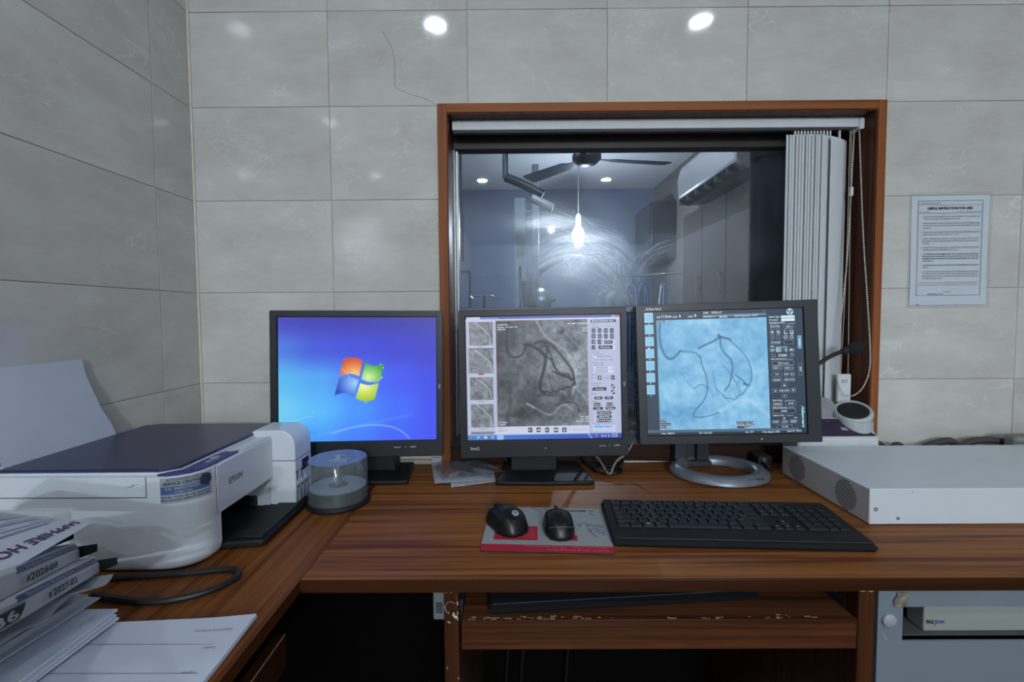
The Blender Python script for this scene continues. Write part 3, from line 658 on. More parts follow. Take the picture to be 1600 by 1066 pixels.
# flakes of white where the edge banding came off
b = MB(); rnd = random.Random(3)
def chip(x, z, sx, sz, a=0.0):
    Mx = Matrix.Translation((x, YF+.0006, z)) @ Matrix.Rotation(a, 4, 'Y')
    b.prism([(-sx*.5, -sz*.3), (-sx*.1, -sz*.5), (sx*.5, -sz*.2), (sx*.4, sz*.4), (-sx*.2, sz*.5)], -.0003, .0003, 'Y', Mx)
for k in range(9):
    a = .9+k*.42; chip(-.1005+.0085*math.cos(a), .705+.0095*math.sin(a), rnd.uniform(.0012, .003), rnd.uniform(.001, .002), a)
chip(-.0925, .690, .007, .005, .6); chip(-.096, .694, .004, .006); chip(-.0895, .712, .002, .007); chip(-.1035, .6815, .006, .0018, .5); chip(-.0895, .696, .0016, .006); chip(-.0892, .686, .0016, .003)
chip(-.099, .7300, .006, .0014); chip(-.107, .7296, .004, .001); chip(-.0962, .7396, .0016, .0016); chip(-.107, .607, .0012, .004); chip(-.089, .59, .0012, .003)
for x in (.541, .546, .552, .557): chip(x, .7297+rnd.uniform(-.001, .001), .006, .0018, rnd.uniform(-.3, .3))
chip(.4985, .7385, .004, .003)
b.build('chipped_paint', pm('bare_white_chip', S(196, 186, 168), .8), desk, kind='stuff')
# sliding keyboard trays
tray = thing('keyboard_tray', 'worn wooden sliding tray under the middle of the desk', 'tray', (.226, .9, .637))
b = MB(); b.box(-.083, .535, YF+.009, 1.12, .668, .684); b.build('tray_board', wood('worn_teak_x', S(60, 34, 20), S(86, 50, 29), S(104, 66, 40), 'X', rough=.55), tray)
b = MB(); b.box(-.0838, .5356, YF, YF+.0088, .6368, .6852); b.build('tray_front', TRAYW, tray, .0012)
b = MB()
for k in range(60):
    x = rnd.uniform(-.08, .53) if k > 25 else rnd.uniform(-.08, .12); y = YF+abs(rnd.gauss(0, .004))+.001
    b.box(x, x+rnd.uniform(.001, .010), y, y+rnd.uniform(.0006, .002), .6852, .6855)
b.build('worn_edge', pm('bare_worn_wood', S(168, 140, 110), .8), tray, kind='stuff')
for x0, x1 in ((-.0884, -.0845), (.5362, .5374)):
    b = MB(); b.box(x0, x1, .72, 1.1, .665, .70); b.build('slide', pm('slide_metal', S(70, 74, 78), .4, metal=.6), tray)
ltray = thing('keyboard_tray', 'dark sliding tray under the left arm of the desk', 'tray', (-.5, .2, .627))
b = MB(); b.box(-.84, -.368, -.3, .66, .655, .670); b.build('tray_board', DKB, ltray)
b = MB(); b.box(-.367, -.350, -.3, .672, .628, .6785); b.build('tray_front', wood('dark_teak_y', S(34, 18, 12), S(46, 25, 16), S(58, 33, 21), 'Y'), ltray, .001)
b = MB(); b.box(-.3515, -.3498, -.3, .671, .6782, .6789); b.build('scuffed_edge', pm('pale_scuff', S(150, 120, 84), .8), ltray)
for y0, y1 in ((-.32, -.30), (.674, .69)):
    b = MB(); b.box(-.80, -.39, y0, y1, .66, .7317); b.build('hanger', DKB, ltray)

# ------------------------------------------------------------------ screens: flat pictures raster-drawn into colour attributes of a fine grid
def emit_mat():
    m = bpy.data.materials.new('lit_screen_picture'); m.use_nodes = True
    nt = m.node_tree; b = nt.nodes['Principled BSDF']
    at = nt.nodes.new('ShaderNodeAttribute'); at.attribute_name = 'Col'
    b.inputs['Base Color'].default_value = (.012, .012, .014, 1); b.inputs['Roughness'].default_value = .42
    nt.links.new(at.outputs['Color'], b.inputs['Emission Color']); b.inputs['Emission Strength'].default_value = 1.0
    return m
SCREENM = emit_mat()
class Canvas:
    def __init__(s, nx, ny):
        s.nx, s.ny = nx, ny; s.a = np.zeros((ny, nx, 3))
        s.U, s.V = np.meshgrid((np.arange(nx)+.5)/nx, (np.arange(ny)+.5)/ny)     # v runs down
    def rect(s, x0, y0, x1, y1, c, al=1.0):
        m = (s.U >= x0) & (s.U < x1) & (s.V >= y0) & (s.V < y1); s.a[m] = s.a[m]*(1-al)+np.array(c)*al
    def frame(s, x0, y0, x1, y1, c, t=.004):
        s.rect(x0, y0, x1, y0+t, c); s.rect(x0, y1-t, x1, y1, c); s.rect(x0, y0, x0+t, y1, c); s.rect(x1-t, y0, x1, y1, c)
    def pill(s, x0, y0, x1, y1, c, r=.012):
        dx = np.maximum(np.maximum(x0+r-s.U, s.U-(x1-r)), 0)*1.25; dy = np.maximum(np.maximum(y0+r-s.V, s.V-(y1-r)), 0)
        s.a[dx*dx+dy*dy < r*r] = c
    def circ(s, x, y, r, c, al=1.0):
        d = np.hypot((s.U-x)*1.25, s.V-y); k = np.clip((r-d)*s.ny+.5, 0, 1)[..., None]*al; s.a = s.a*(1-k)+np.array(c)*k
    def line(s, pts, wd, c, al=1.0, box=None, soft=.6):
        d = np.full(s.U.shape, 9.0)
        P = [(x*1.25, y) for x, y in pts]; U = s.U*1.25
        for (x0, y0), (x1, y1) in zip(P, P[1:]):
            L2 = (x1-x0)**2+(y1-y0)**2+1e-12; t = np.clip(((U-x0)*(x1-x0)+(s.V-y0)*(y1-y0))/L2, 0, 1)
            d = np.minimum(d, np.hypot(U-x0-t*(x1-x0), s.V-y0-t*(y1-y0)))
        k = np.clip((wd/2-d)/(wd*soft)+.5, 0, 1)*al
        if box: k = k*((s.U > box[0]) & (s.U < box[2]) & (s.V > box[1]) & (s.V < box[3]))
        s.a = s.a*(1-k[..., None])+np.array(c)*k[..., None]
    def poly(s, pts, c):
        """even-odd fill; c may be a function of (u,v) arrays"""
        m = np.zeros(s.U.shape, bool); n = len(pts)
        for i in range(n):
            (x0, y0), (x1, y1) = pts[i], pts[(i+1) % n]
            cond = ((y0 > s.V) != (y1 > s.V)); 
            with np.errstate(divide='ignore', invalid='ignore'): xi = (x1-x0)*(s.V-y0)/(y1-y0)+x0
            m ^= cond & (s.U < xi)
        s.a[m] = c(s.U[m], s.V[m]) if callable(c) else c
    def noise(s, f, seed, oct=4, pers=.55):
        r = np.random.RandomState(seed); out = np.zeros(s.U.shape); amp = 1; tot = 0
        for o in range(oct):
            g = r.rand(int(f)+3, int(f*1.25)+3); x = s.U*f*1.25; y = s.V*f
            xi = x.astype(int); yi = y.astype(int); fx = x-xi; fy = y-yi; fx = fx*fx*(3-2*fx); fy = fy*fy*(3-2*fy)
            out += amp*((g[yi, xi]*(1-fx)+g[yi, xi+1]*fx)*(1-fy)+(g[yi+1, xi]*(1-fx)+g[yi+1, xi+1]*fx)*fy); tot += amp; amp *= pers; f *= 2
        return out/tot
    def build(s, name, M, W, H, parent, off):
        nx, ny = s.nx, s.ny
        xs = np.linspace(-W/2, W/2, nx+1); zs = np.linspace(H/2, -H/2, ny+1)
        X, Z = np.meshgrid(xs, zs); n = X.size
        R3 = np.array(M.to_3x3()); t = np.array(M.translation)
        P = (R3 @ np.stack([X.ravel(), np.full(n, off), Z.ravel()])).T+t
        o = P.mean(0); P = P-o
        i = np.arange(nx); j = np.arange(ny); I, J = np.meshgrid(i, j); k = (J*(nx+1)+I).ravel()
        loops = np.stack([k, k+nx+1, k+nx+2, k+1], 1).ravel()
        me = bpy.data.meshes.new(name); me.vertices.add(n); me.vertices.foreach_set('co', P.ravel().astype(np.float32))
        me.loops.add(len(loops)); me.loops.foreach_set('vertex_index', loops.astype(np.int32))
        me.polygons.add(nx*ny); me.polygons.foreach_set('loop_start', (np.arange(nx*ny)*4).astype(np.int32))
        me.update(calc_edges=True)
        c = s.a/255.0; c = np.where(c <= .04045, c/12.92, ((np.clip(c, 0, 1)+.055)/1.055)**2.4)
        at = me.attributes.new('Col', 'FLOAT_COLOR', 'FACE')
        at.data.foreach_set('color', np.concatenate([c.reshape(-1, 3), np.ones((nx*ny, 1))], 1).ravel().astype(np.float32))
        me.materials.append(SCREENM)
        ob = bpy.data.objects.new(name, me); COL.objects.link(ob); ob.parent = parent; ob.location = Vector(o)-wloc(parent)
        WLOC[ob.name] = Vector(o); return ob
def glow(name, rgb): return pm(name, (.01, .01, .01), .5, emit=rgb, es=1.0)
WTXT = glow('screen_white_text', S(225, 236, 244)); DTXT = glow('screen_dark_text', S(40, 46, 66)); BTXT = glow('screen_blue_text', S(60, 160, 235)); CTXT = glow('screen_cyan_text', S(150, 215, 240))
PRINTW = pm('pale_printed_mark', S(170, 172, 176), .5)

SW, SH = .376, .301
def mon_frame(c, yaw, tilt, roll):
    u = Vector((math.cos(yaw), math.sin(yaw), 0)); n = Vector((math.sin(yaw), -math.cos(yaw), 0)); up = Vector((0, 0, 1))
    up2 = math.cos(tilt)*up-math.sin(tilt)*n; n2 = math.cos(tilt)*n+math.sin(tilt)*up
    u3 = math.cos(roll)*u+math.sin(roll)*up2; up3 = math.cos(roll)*up2-math.sin(roll)*u
    return rot_frame(c, u3, -n2, up3), rot_frame(c, u3, up3, n2)      # (x right, y back, z up), (x right, y up, z to viewer)
def bezel(root, M, l, r, t, b_, dep, mat, rad=.004):
    """front ring, 4 mm proud of the screen"""
    x0, x1, z0, z1 = -SW/2-l, SW/2+r, -SH/2-b_, SH/2+t; h = .0035
    mb = MB()
    outer = rrect(x0, x1, z0, z1, rad, 4); n = len(outer)
    inner = rrect(-SW/2-.0015, SW/2+.0015, -SH/2-.0015, SH/2+.0015, .0005, 4)
    vs_ = [(x, -h, z) for x, z in outer]+[(x, -h, z) for x, z in inner]+[(x, dep, z) for x, z in outer]+[(x, .0015, z) for x, z in inner]
    fs = []
    for i in range(n):
        j = (i+1) % n
        fs += [(i, j, n+j, n+i), (2*n+i, 2*n+j, j, i), (n+i, n+j, 3*n+j, 3*n+i), (3*n+i, 3*n+j, 2*n+j, 2*n+i)]
    mb.add(vs_, fs, M); return mb.build('bezel', mat, root, .0012, 2), (x0, x1, z0, z1)
def housing(root, M, ext, d0, d1, mat):
    x0, x1, z0, z1 = ext; mb = MB()
    a = rrect(x0+.001, x1-.001, z0+.001, z1-.001, .004); c_ = rrect(x0+.035, x1-.035, z0+.03, z1-.03, .02); n = len(a)
    vs_ = [(x, d0, z) for x, z in a]+[(x, d0+(d1-d0)*.35, z) for x, z in a]+[(x, d1, z) for x, z in c_]
    fs = [(i, (i+1) % n, n+(i+1) % n, n+i) for i in range(n)]+[(n+i, n+(i+1) % n, 2*n+(i+1) % n, 2*n+i) for i in range(n)]+[tuple(reversed(range(2*n, 3*n))), tuple(range(n))]
    mb.add(vs_, fs, M); return mb.build('housing', mat, root, .001, 1)
def panel_(root, M):
    mb = MB(); mb.box(-SW/2-.001, SW/2+.001, .0003, .004, -SH/2-.001, SH/2+.001, M); return mb.build('screen', pm('screen_glass', S(12, 12, 14), .3), root)
def flat_base(root, x0, x1, y0, y1, bw0, neck):
    """low trapezoid foot with a rounded front, and the neck"""
    cx = (x0+x1)/2; mb = MB(); z = DZ
    pl = [(x0, y0+.004), (x0+.02, y0), (cx, y0-.004), (x1-.02, y0), (x1, y0+.004), (cx+bw0/2, y1), (cx-bw0/2, y1)]
    mb.prism(pl, z+.0005, z+.011, 'Z'); mb.build('foot', BLACK, root, .004, 3)
    mb = MB(); mb.hexa([(neck[0], neck[2], z+.009), (neck[1], neck[2], z+.009), (neck[1], neck[3], z+.009), (neck[0], neck[3], z+.009), (neck[0]+.004, neck[2]+.0, neck[4]), (neck[1]-.004, neck[2]+.0, neck[4]), (neck[1]-.004, neck[3], neck[4]), (neck[0]+.004, neck[3], neck[4])])
    mb.build('neck', BLACKM, root, .003)

BEZ = pm('satin_black_bezel', S(21, 23, 27), .42, var=.06, scale=60)
# ---- left monitor: blue desktop picture
c1 = Vector((-.3769, 1.0993, 1.0086)); M1, T1 = mon_frame(c1, math.radians(4.43), math.radians(1.73), math.radians(-.45))
m1 = thing('monitor', 'black monitor with the blue desktop picture, behind the disc spindle', 'monitor', (-.372, 1.15, DZ))
bz, e1 = bezel(m1, M1, .0185, .0165, .0165, .040, .016, BEZ); housing(m1, M1, e1, .016, .058, BLACKM); sc = panel_(m1, M1)
flat_base(m1, -.487, -.258, 1.088, 1.23, .20, (-.437, -.307, 1.165, 1.21, .96))
cv = Canvas(300, 240)
ctrl = np.array([[(62, 58, 180), (52, 48, 172), (48, 44, 168), (46, 42, 165), (50, 46, 160)],
                 [(70, 118, 220), (60, 82, 215), (55, 68, 215), (50, 56, 205), (48, 50, 192)],
                 [(84, 182, 236), (78, 162, 240), (66, 122, 242), (58, 86, 238), (54, 64, 222)],
                 [(112, 202, 240), (86, 182, 246), (66, 145, 250), (60, 104, 246), (58, 72, 236)],
                 [(84, 196, 250), (70, 150, 246), (62, 122, 246), (60, 94, 246), (62, 78, 236)]], float)
gx, gy_ = cv.U*4, cv.V*4; xi = np.minimum(gx.astype(int), 3); yi = np.minimum(gy_.astype(int), 3); fx = (gx-xi)[..., None]; fy_ = (gy_-yi)[..., None]
fx = fx*fx*(3-2*fx); fy_ = fy_*fy_*(3-2*fy_)
cv.a = (ctrl[yi, xi]*(1-fx)+ctrl[yi, xi+1]*fx)*(1-fy_)+(ctrl[yi+1, xi]*(1-fx)+ctrl[yi+1, xi+1]*fx)*fy_
def z1(px, py): return ((px-113)/822.0, (py-122-.0*px)/640.0)
def curve(p, n=16):
    """quadratic chain through control triples"""
    out = []
    for a, m_, c_ in p:
        for i in range(n+1):
            t = i/n; out.append(((1-t)**2*a[0]+2*t*(1-t)*m_[0]+t*t*c_[0], (1-t)**2*a[1]+2*t*(1-t)*m_[1]+t*t*c_[1]))
    return out
def pane(pts, f): cv.poly([z1(*p) for p in pts], f)
def mixc(a, b_, k): k = np.clip(k, 0, 1)[:, None]; return np.array(a, float)*(1-k)+np.array(b_, float)*k
def uvpix(u, v): return u*822+113, v*640+122
cv.line([z1(*p) for p in curve([((385, 722), (560, 660), (690, 690)), ((690, 690), (750, 705), (790, 752))])], .011, (150, 205, 255), .62, soft=1)
cv.line([z1(*p) for p in curve([((280, 738), (500, 690), (800, 630))])], .02, (120, 175, 255), .25, soft=1)
cv.line([z1(*p) for p in curve([((120, 690), (200, 640), (290, 632))])], .007, (150, 230, 210), .45, soft=1)
cv.circ(*z1(293, 610), .013, (90, 205, 190), .8)
pane(curve([((447, 338), (500, 318), (548, 345)), ((548, 345), (538, 385), (530, 428)), ((530, 428), (478, 400), (428, 426))]),
     lambda u, v: mixc((250, 205, 130), (206, 78, 26), np.hypot((u*822-392)/95, (v*640-300)/85)**1.1))
pane(curve([((562, 356), (610, 388), (660, 362)), ((660, 362), (648, 405), (640, 446)), ((640, 446), (590, 474), (540, 440))]),
     lambda u, v: mixc((214, 240, 170), (42, 160, 32), np.hypot((u*822-462)/95, (v*640-310)/75)**1.1))
pane(curve([((424, 440), (470, 415), (528, 446)), ((528, 446), (512, 490), (498, 532)), ((498, 532), (450, 500), (400, 526))]),
     lambda u, v: mixc((150, 205, 250), (30, 66, 190), np.hypot((u*822-395)/100, (v*640-340)/90)**1.2))
pane(curve([((534, 462), (580, 486), (632, 462)), ((632, 462), (620, 505), (610, 545)), ((610, 545), (560, 572), (510, 540))]),
     lambda u, v: mixc((246, 246, 150), (140, 190, 20), np.hypot((u*822-440)/110, (v*640-350)/95)**1.1))
cv.line([z1(*p) for p in curve([((432, 380), (470, 410), (480, 440))])], .006, (240, 220, 200), .5, soft=1)
cv.line([z1(*p) for p in curve([((560, 470), (600, 490), (650, 430))])], .006, (230, 250, 220), .5, soft=1)
for p in ((640, 366), (655, 384), (648, 434), (563, 562)): cv.circ(*z1(*p), .005, (235, 250, 255), .9)
cv.build('desktop_picture', M1, SW, SH, m1, -.0002)
tm = MB(); text(tm, 'senseye', T1, .085, -.1685, h=.0036, bold=.02, shear=.2); text(tm, '3', T1, .112, -.1685, h=.0036, bold=.02); text(tm, 'LED', T1, .124, -.1685, h=.0038, wd=.015, bold=.03)
tm.v = [tuple(Vector(p)+(T1.to_3x3() @ Vector((0, 0, .0038)))) for p in tm.v]; tm.build('printed_mark', PRINTW, m1, kind='stuff')
def eye_badge(root, T, x, y):
    q = MB(); O = T @ Matrix.Translation((x, y, .0038))
    q.add([(-.004, .009, 0), (.004, .009, 0), (.004, -.003, 0), (0, -.010, 0), (-.004, -.003, 0)], [(0, 1, 2, 3, 4)], O); st = q.build('badge', pm('badge_blue', S(44, 44, 84), .4), root)
    q = MB(); O = T @ Matrix.Translation((x, y, .0040)); n = 12
    vs_ = [(.0027*math.cos(2*PI*i/n), .004+.0027*math.sin(2*PI*i/n), 0) for i in range(n)]+[(.0017*math.cos(2*PI*i/n), .004+.0017*math.sin(2*PI*i/n), 0) for i in range(n)]
    q.add(vs_, [(i, (i+1) % n, n+(i+1) % n, n+i) for i in range(n)], O); q.box(-.0012, .0012, -.003, .0012, -.00005, .00005, O); q.build('badge_symbol', PRINTW, st)
eye_badge(m1, T1, SW/2+.0078, -.0205)
def buttons(root, T, x, ys):
    for y in ys:
        q = MB(); q.box(x-.002, x+.002, y-.0009, y+.0009, .0034, .0040, T); q.build('button', pm('button_grey', S(60, 62, 68), .4), root)
buttons(m1, T1, SW/2+.0105, [-.051, -.069, -.087, -.105, -.123])

# ---- middle monitor: patient viewer
c2 = Vector((.0742, 1.1061, 1.009)); M2, T2 = mon_frame(c2, math.radians(-.28), math.radians(2.28), math.radians(.72))
m2 = thing('monitor', 'black monitor showing a grey angiogram with a pale tool panel, middle of three', 'monitor', (.08, 1.15, DZ))
bz, e2 = bezel(m2, M2, .0175, .0155, .0175, .0435, .016, BEZ); housing(m2, M2, e2, .016, .058, BLACKM); panel_(m2, M2)
flat_base(m2, -.045, .197, 1.080, 1.232, .20, (-.008, .112, 1.16, 1.205, .96))
cv = Canvas(330, 264)
def q2(px, py):
    u = (px-90)/803.0; v = .5
    for _ in range(3): v = (py-(120-13*u))/640.0; u = (px-(90+13*v))/802.0
    return u, v
def R2(x0, y0, x1, y1, c, al=1.0): a = q2(x0, y0); b_ = q2(x1, y1); cv.rect(a[0], a[1], b_[0], b_[1], c, al)
cv.a[:] = (172, 180, 208)
R2(80, 108, 905, 133, (74, 92, 168)); R2(95, 121, 165, 131, (190, 200, 225)); R2(165, 121, 260, 131, (110, 130, 190)); R2(850, 110, 868, 119, (150, 170, 210)); R2(866, 110, 892, 120, (200, 90, 90)); R2(90, 131, 900, 137, (190, 198, 220))
R2(95, 140, 245, 735, (180, 187, 212))
def xray(x0, y0, x1, y1, seed, base, dark, f=14, streak=.5, lines=()):
    a = q2(x0, y0); b_ = q2(x1, y1); box = (a[0], a[1], b_[0], b_[1])
    m = (cv.U >= a[0]) & (cv.U < b_[0]) & (cv.V >= a[1]) & (cv.V < b_[1])
    n1 = cv.noise(f, seed); n2 = cv.noise(f*4, seed+1, 2)
    wv = .5+.5*np.sin((cv.V*1.1-cv.U*.55)*150+n1*17)
    g = (n1*.75+n2*.25-.5)*1.7+(wv-.5)*.22*streak+.5
    col = np.array(dark)+(np.array(base)-np.array(dark))*np.clip(g, 0, 1.25)[..., None]; cv.a[m] = col[m]
    return box
for k, (x0, y0, x1, y1) in enumerate(((108, 146, 233, 266), (108, 288, 237, 410), (114, 432, 237, 550), (118, 573, 240, 692))):
    bx = xray(x0, y0, x1, y1, 20+k, (150, 156, 166), (84, 90, 98), 26, .8)
    w_, h_ = x1-x0, y1-y0
    cv.line([q2(x0+a*w_, y0+b_*h_) for a, b_ in ((.25, .02), (.6, .3), (.85, .55), (.92, .95))], .006, (205, 210, 216), .7, bx)
    if k < 2: cv.line([q2(x0+a*w_, y0+b_*h_) for a, b_ in ((.78, .02), (.85, .3), (.97, .62))], .008, (60, 64, 72), .7, bx)
R2(106, 283, 240, 286, (70, 76, 96)); R2(104, 286, 107, 412, (110, 118, 140))
R2(160, 409, 186, 418, (200, 60, 40)); R2(118, 716, 240, 728, (120, 126, 146))
IB = xray(248, 140, 735, 686, 5, (150, 158, 166), (48, 54, 62), 9, .28)
m = (cv.U > IB[0]) & (cv.U < IB[2]) & (cv.V > IB[1]) & (cv.V < IB[3])
uu, vv = (cv.U-IB[0])/(IB[2]-IB[0]), (cv.V-IB[1])/(IB[3]-IB[1])
sh = np.clip(.82+.42*np.clip((uu-.32-.28*vv)*2.2, -.35, .8)*(1-.45*vv), .62, 1.22)[..., None]; cv.a[m] = (cv.a*sh)[m]
VD = (30, 34, 40)
def V2(pts, wd, al=.85, c=VD, sm=2):
    P = [q2(*p) for p in pts]
    for _ in range(sm):
        q = [P[0]]
        for a, b_ in zip(P, P[1:]): q += [(a[0]*.75+b_[0]*.25, a[1]*.75+b_[1]*.25), (a[0]*.25+b_[0]*.75, a[1]*.25+b_[1]*.75)]
        P = q+[P[-1]]
    cv.line(P, wd*1.3/640.0, c, al, IB, .55)
LT = (172, 178, 184)
V2([(460, 140), (500, 215), (560, 260), (620, 300), (655, 360), (668, 430), (650, 520)], 8, .5, LT); V2([(540, 150), (600, 190), (735, 330)], 7, .3, LT); V2([(650, 480), (700, 520), (735, 560)], 8, .35, LT)
V2([(600, 320), (735, 350)], 6, .35, LT); V2([(415, 570), (470, 600), (540, 640), (600, 560), (650, 600)], 7, .4, LT)
V2([(315, 140), (303, 220), (305, 290), (325, 325), (365, 328), (395, 310), (402, 265), (430, 258)], 8, .75)
V2([(400, 262), (440, 268), (480, 295), (512, 325), (500, 390), (488, 430), (478, 480), (484, 505), (505, 512)], 12, .9)
V2([(450, 255), (490, 242), (530, 255), (560, 285), (590, 320), (615, 350), (640, 385), (655, 420), (660, 470)], 9, .75)
V2([(480, 248), (515, 258), (520, 290), (512, 320)], 8, .8); V2([(515, 325), (545, 345), (552, 375), (575, 410), (610, 425), (650, 445)], 9, .85)
V2([(470, 290), (500, 262), (530, 300), (545, 340)], 6, .7); V2([(545, 400), (580, 420), (615, 430)], 7, .8)
V2([(500, 512), (520, 505), (540, 520), (545, 500), (570, 515), (580, 490), (600, 500), (615, 480), (640, 485), (660, 460)], 8, .75, VD, 1)
V2([(470, 530), (500, 520), (530, 528), (560, 525)], 10, .6); V2([(525, 420), (530, 460), (545, 495)], 5, .5); V2([(600, 420), (625, 410), (640, 450), (655, 440)], 7, .7, VD, 1)
V2([(560, 580), (620, 560), (670, 565), (685, 610)], 8, .45); V2([(320, 460), (325, 600), (300, 680)], 14, .25); V2([(260, 420), (360, 410)], 20, .2); V2([(270, 630), (420, 632)], 18, .3)
V2([(590, 200), (600, 190)], 12, .7); V2([(410, 570), (450, 590)], 7, .5, LT)
cv.frame(*q2(246, 138), *q2(737, 688), (176, 130, 140), .003)
R2(248, 690, 736, 722, (196, 203, 226)); R2(742, 133, 873, 147, (66, 72, 88)); R2(740, 150, 885, 716, (176, 183, 211))
NB = (36, 40, 56)
def B2(cx, cy, w_, h_, c=NB): a = q2(cx-w_/2, cy-h_/2); b_ = q2(cx+w_/2, cy+h_/2); cv.pill(a[0], a[1], b_[0], b_[1], c, .009)
for y in (190, 219, 249, 278):
    for i, x in enumerate((757, 789, 821, 853)):
        if y == 249 and i > 1 or y == 278 and i > 0: continue
        B2(x, y, 23, 23); cv.circ(*q2(x+1, y), .008, (168, 178, 206))
        if (i+y) % 3: cv.circ(*q2(x, y-1), .0035, NB)
B2(834, 249, 46, 17); B2(819, 277, 76, 17); B2(790, 435, 22, 23); R2(786, 428, 795, 442, (200, 214, 210)); B2(857, 434, 22, 23); cv.circ(*q2(856, 434), .008, (190, 186, 180))
for y in (480, 509): B2(859, y, 22, 23); cv.line([q2(853, y+5), q2(864, y-5)], .011, (215, 220, 235))
B2(789, 494, 76, 16)
for x, y, w_ in ((783, 540, 46), (838, 539, 46), (776, 573, 40), (841, 572, 40), (782, 594, 54), (846, 593, 54), (814, 616, 78), (814, 637, 78), (815, 658, 78)): B2(x, y, w_, 15)
for x0, y0, x1, y1 in ((765, 323, 848, 325), (765, 380, 832, 382), (765, 400, 832, 402)): R2(x0, y0, x1, y1, (140, 148, 178))
for x, y in ((767, 327), (764, 384), (764, 402), (686, 703)): R2(x-2, y-7, x+3, y+7, (222, 226, 238))
for y in (383, 401): R2(832, y-7, 862, y+6, (206, 212, 230))
R2(862, 240, 868, 258, (216, 220, 232)); R2(862, 268, 868, 286, (216, 220, 232)); R2(650, 702, 726, 704, (150, 156, 182)); R2(752, 682, 872, 714, (190, 199, 226))
cv.frame(*q2(741, 168), *q2(880, 672), (150, 158, 190), .0022)
for i, x in enumerate((428, 473, 517, 563, 607)):
    B2(x, 706, 25, 24, (40, 44, 58)); w3 = (215, 222, 236)
    def tri(x, d): cv.poly([q2(x-5*d, 700), q2(x+6*d, 706), q2(x-5*d, 712)], w3)
    if i == 0: tri(x, 1)
    elif i == 1: tri(x-4, -1); tri(x+4, -1)
    elif i == 2: R2(x-6, 700, x-2, 713, w3); R2(x+2, 700, x+6, 713, w3)
    elif i == 3: tri(x-4, 1); tri(x+4, 1)
    else: R2(x-4, 702, x+4, 712, w3)
b0 = q2(92, 733)[1]
mk = cv.V > b0
g = np.clip(cv.U*1.05, 0, 1)[..., None]; cv.a[mk] = (np.array((66, 130, 205))*(1-g)+np.array((40, 62, 170))*g)[mk]
mk = (cv.V > b0) & (cv.V < b0+.008); cv.a[mk] = cv.a[mk]*.6+np.array((170, 200, 230))*.4
cv.circ(*q2(119, 746), .013, (36, 70, 120)); cv.circ(*q2(119, 746), .008, (150, 190, 120)); cv.circ(*q2(158, 745), .011, (120, 200, 235)); R2(188, 739, 206, 751, (205, 200, 150)); cv.circ(*q2(233, 745), .010, (214, 196, 170)); cv.circ(*q2(233, 745), .005, (200, 90, 60)); R2(256, 734, 291, 758, (150, 185, 228))
cv.line([q2(728, 722), q2(752, 750)], .012, (150, 190, 245), .8)
for x in (805, 821, 837): R2(x-4, 732, x+4, 741, (170, 185, 220))
cv.build('viewer_picture', M2, SW, SH, m2, -.0002)
def uv_to(T, u, v, off=.0006): return T @ Matrix.Translation(((u-.5)*SW, (.5-v)*SH, off))
def put(mb, T, q, s_, x0, y1, h, wd=None, bold=.01, center=False, rot=0, shear=0):
    """lettering: zoom coordinates of its lower left, cap height and width in the same units"""
    u, v = q(x0, y1); k = SW/803.0
    text(mb, s_, uv_to(T, u, v) @ Matrix.Rotation(rot, 4, 'Z'), 0, 0, h=h*k, wd=wd*k if wd else None, bold=bold, center=center, shear=shear)
mw, mdk, mbl = MB(), MB(), MB()
for s_, x, y, h, w_ in (('Back Patient List', 750, 144, 9, 110), ('Invert', 818, 252, 7, 30), ('Sharpness', 794, 280, 7, 50), ('Annotation', 766, 497, 7, 46), ('Save', 771, 543, 7, 22), ('View', 827, 542, 7, 22), ('Export', 762, 576, 7, 28), ('Run All', 826, 575, 7, 30),
                    ('Print', 771, 597, 7, 24), ('Rotate', 830, 596, 7, 32), ('Capture Print', 782, 619, 8, 64), ('Mouse Print', 788, 640, 8, 54), ('Save Key Image', 780, 661, 8, 70),
                    ('ANNOTATE', 255, 163, 7, 56), ('Age/Sex : 45 Years / M', 255, 175, 7, 104), ('CARDIAC', 255, 187, 7, 44), ('DR. AMIT AGARWAL', 622, 157, 8, 106), ('LAO 1', 698, 180, 7, 30), ('CRA 0', 698, 193, 7, 30),
                    ('21/1/2025', 262, 671, 7, 46), ('17:48:54', 262, 683, 7, 40), ('PAT. 206', 690, 641, 7, 42), ('KV 77', 692, 653, 7, 40), ('W: 120 L: 160', 668, 665, 7, 64), ('12:51 PM', 852, 732, 6, 30), ('1/21/2025', 852, 742, 6, 32), ('IN', 770, 738, 6, 9)):
    put(mw, T2, q2, s_, x, y, h, w_, bold=.015)
for s_, x, y, h, w_ in (('Image: 1', 152, 276, 6, 38), ('Image: 2', 156, 419, 6, 32), ('Image: 3', 160, 560, 6, 38), ('Image: 4', 162, 704, 6, 38), ('2D Viewer', 745, 161, 6, 36), ('2D Display', 748, 177, 6, 40), ('Filters/Sharp', 750, 304, 6, 42), ('Apply to All', 758, 315, 6, 48), ('Low', 762, 344, 6, 17), ('Medium', 792, 344, 6, 34), ('High', 840, 344, 6, 20),
                    ('Window Level', 750, 361, 6, 58), ('Apply to All', 758, 372, 6, 48), ('W', 852, 386, 6, 7), ('L', 853, 404, 6, 5), ('Layout', 751, 422, 6, 26), ('Screen', 748, 438, 6, 26), ('Annotate', 810, 438, 6, 30), ('Annotations', 752, 466, 6, 46), ('Text Size', 751, 477, 6, 36), ('Shape', 752, 522, 6, 24), ('Modify', 752, 561, 6, 24), ('Image : 22', 262, 713, 7, 44), ('fps', 266, 700, 6, 20)):
    put(mdk, T2, q2, s_, x, y, h, w_, bold=.0)
put(mbl, T2, q2, 'Allengers', 756, 694, 14, 100, bold=.035, shear=.35)
vp = cv
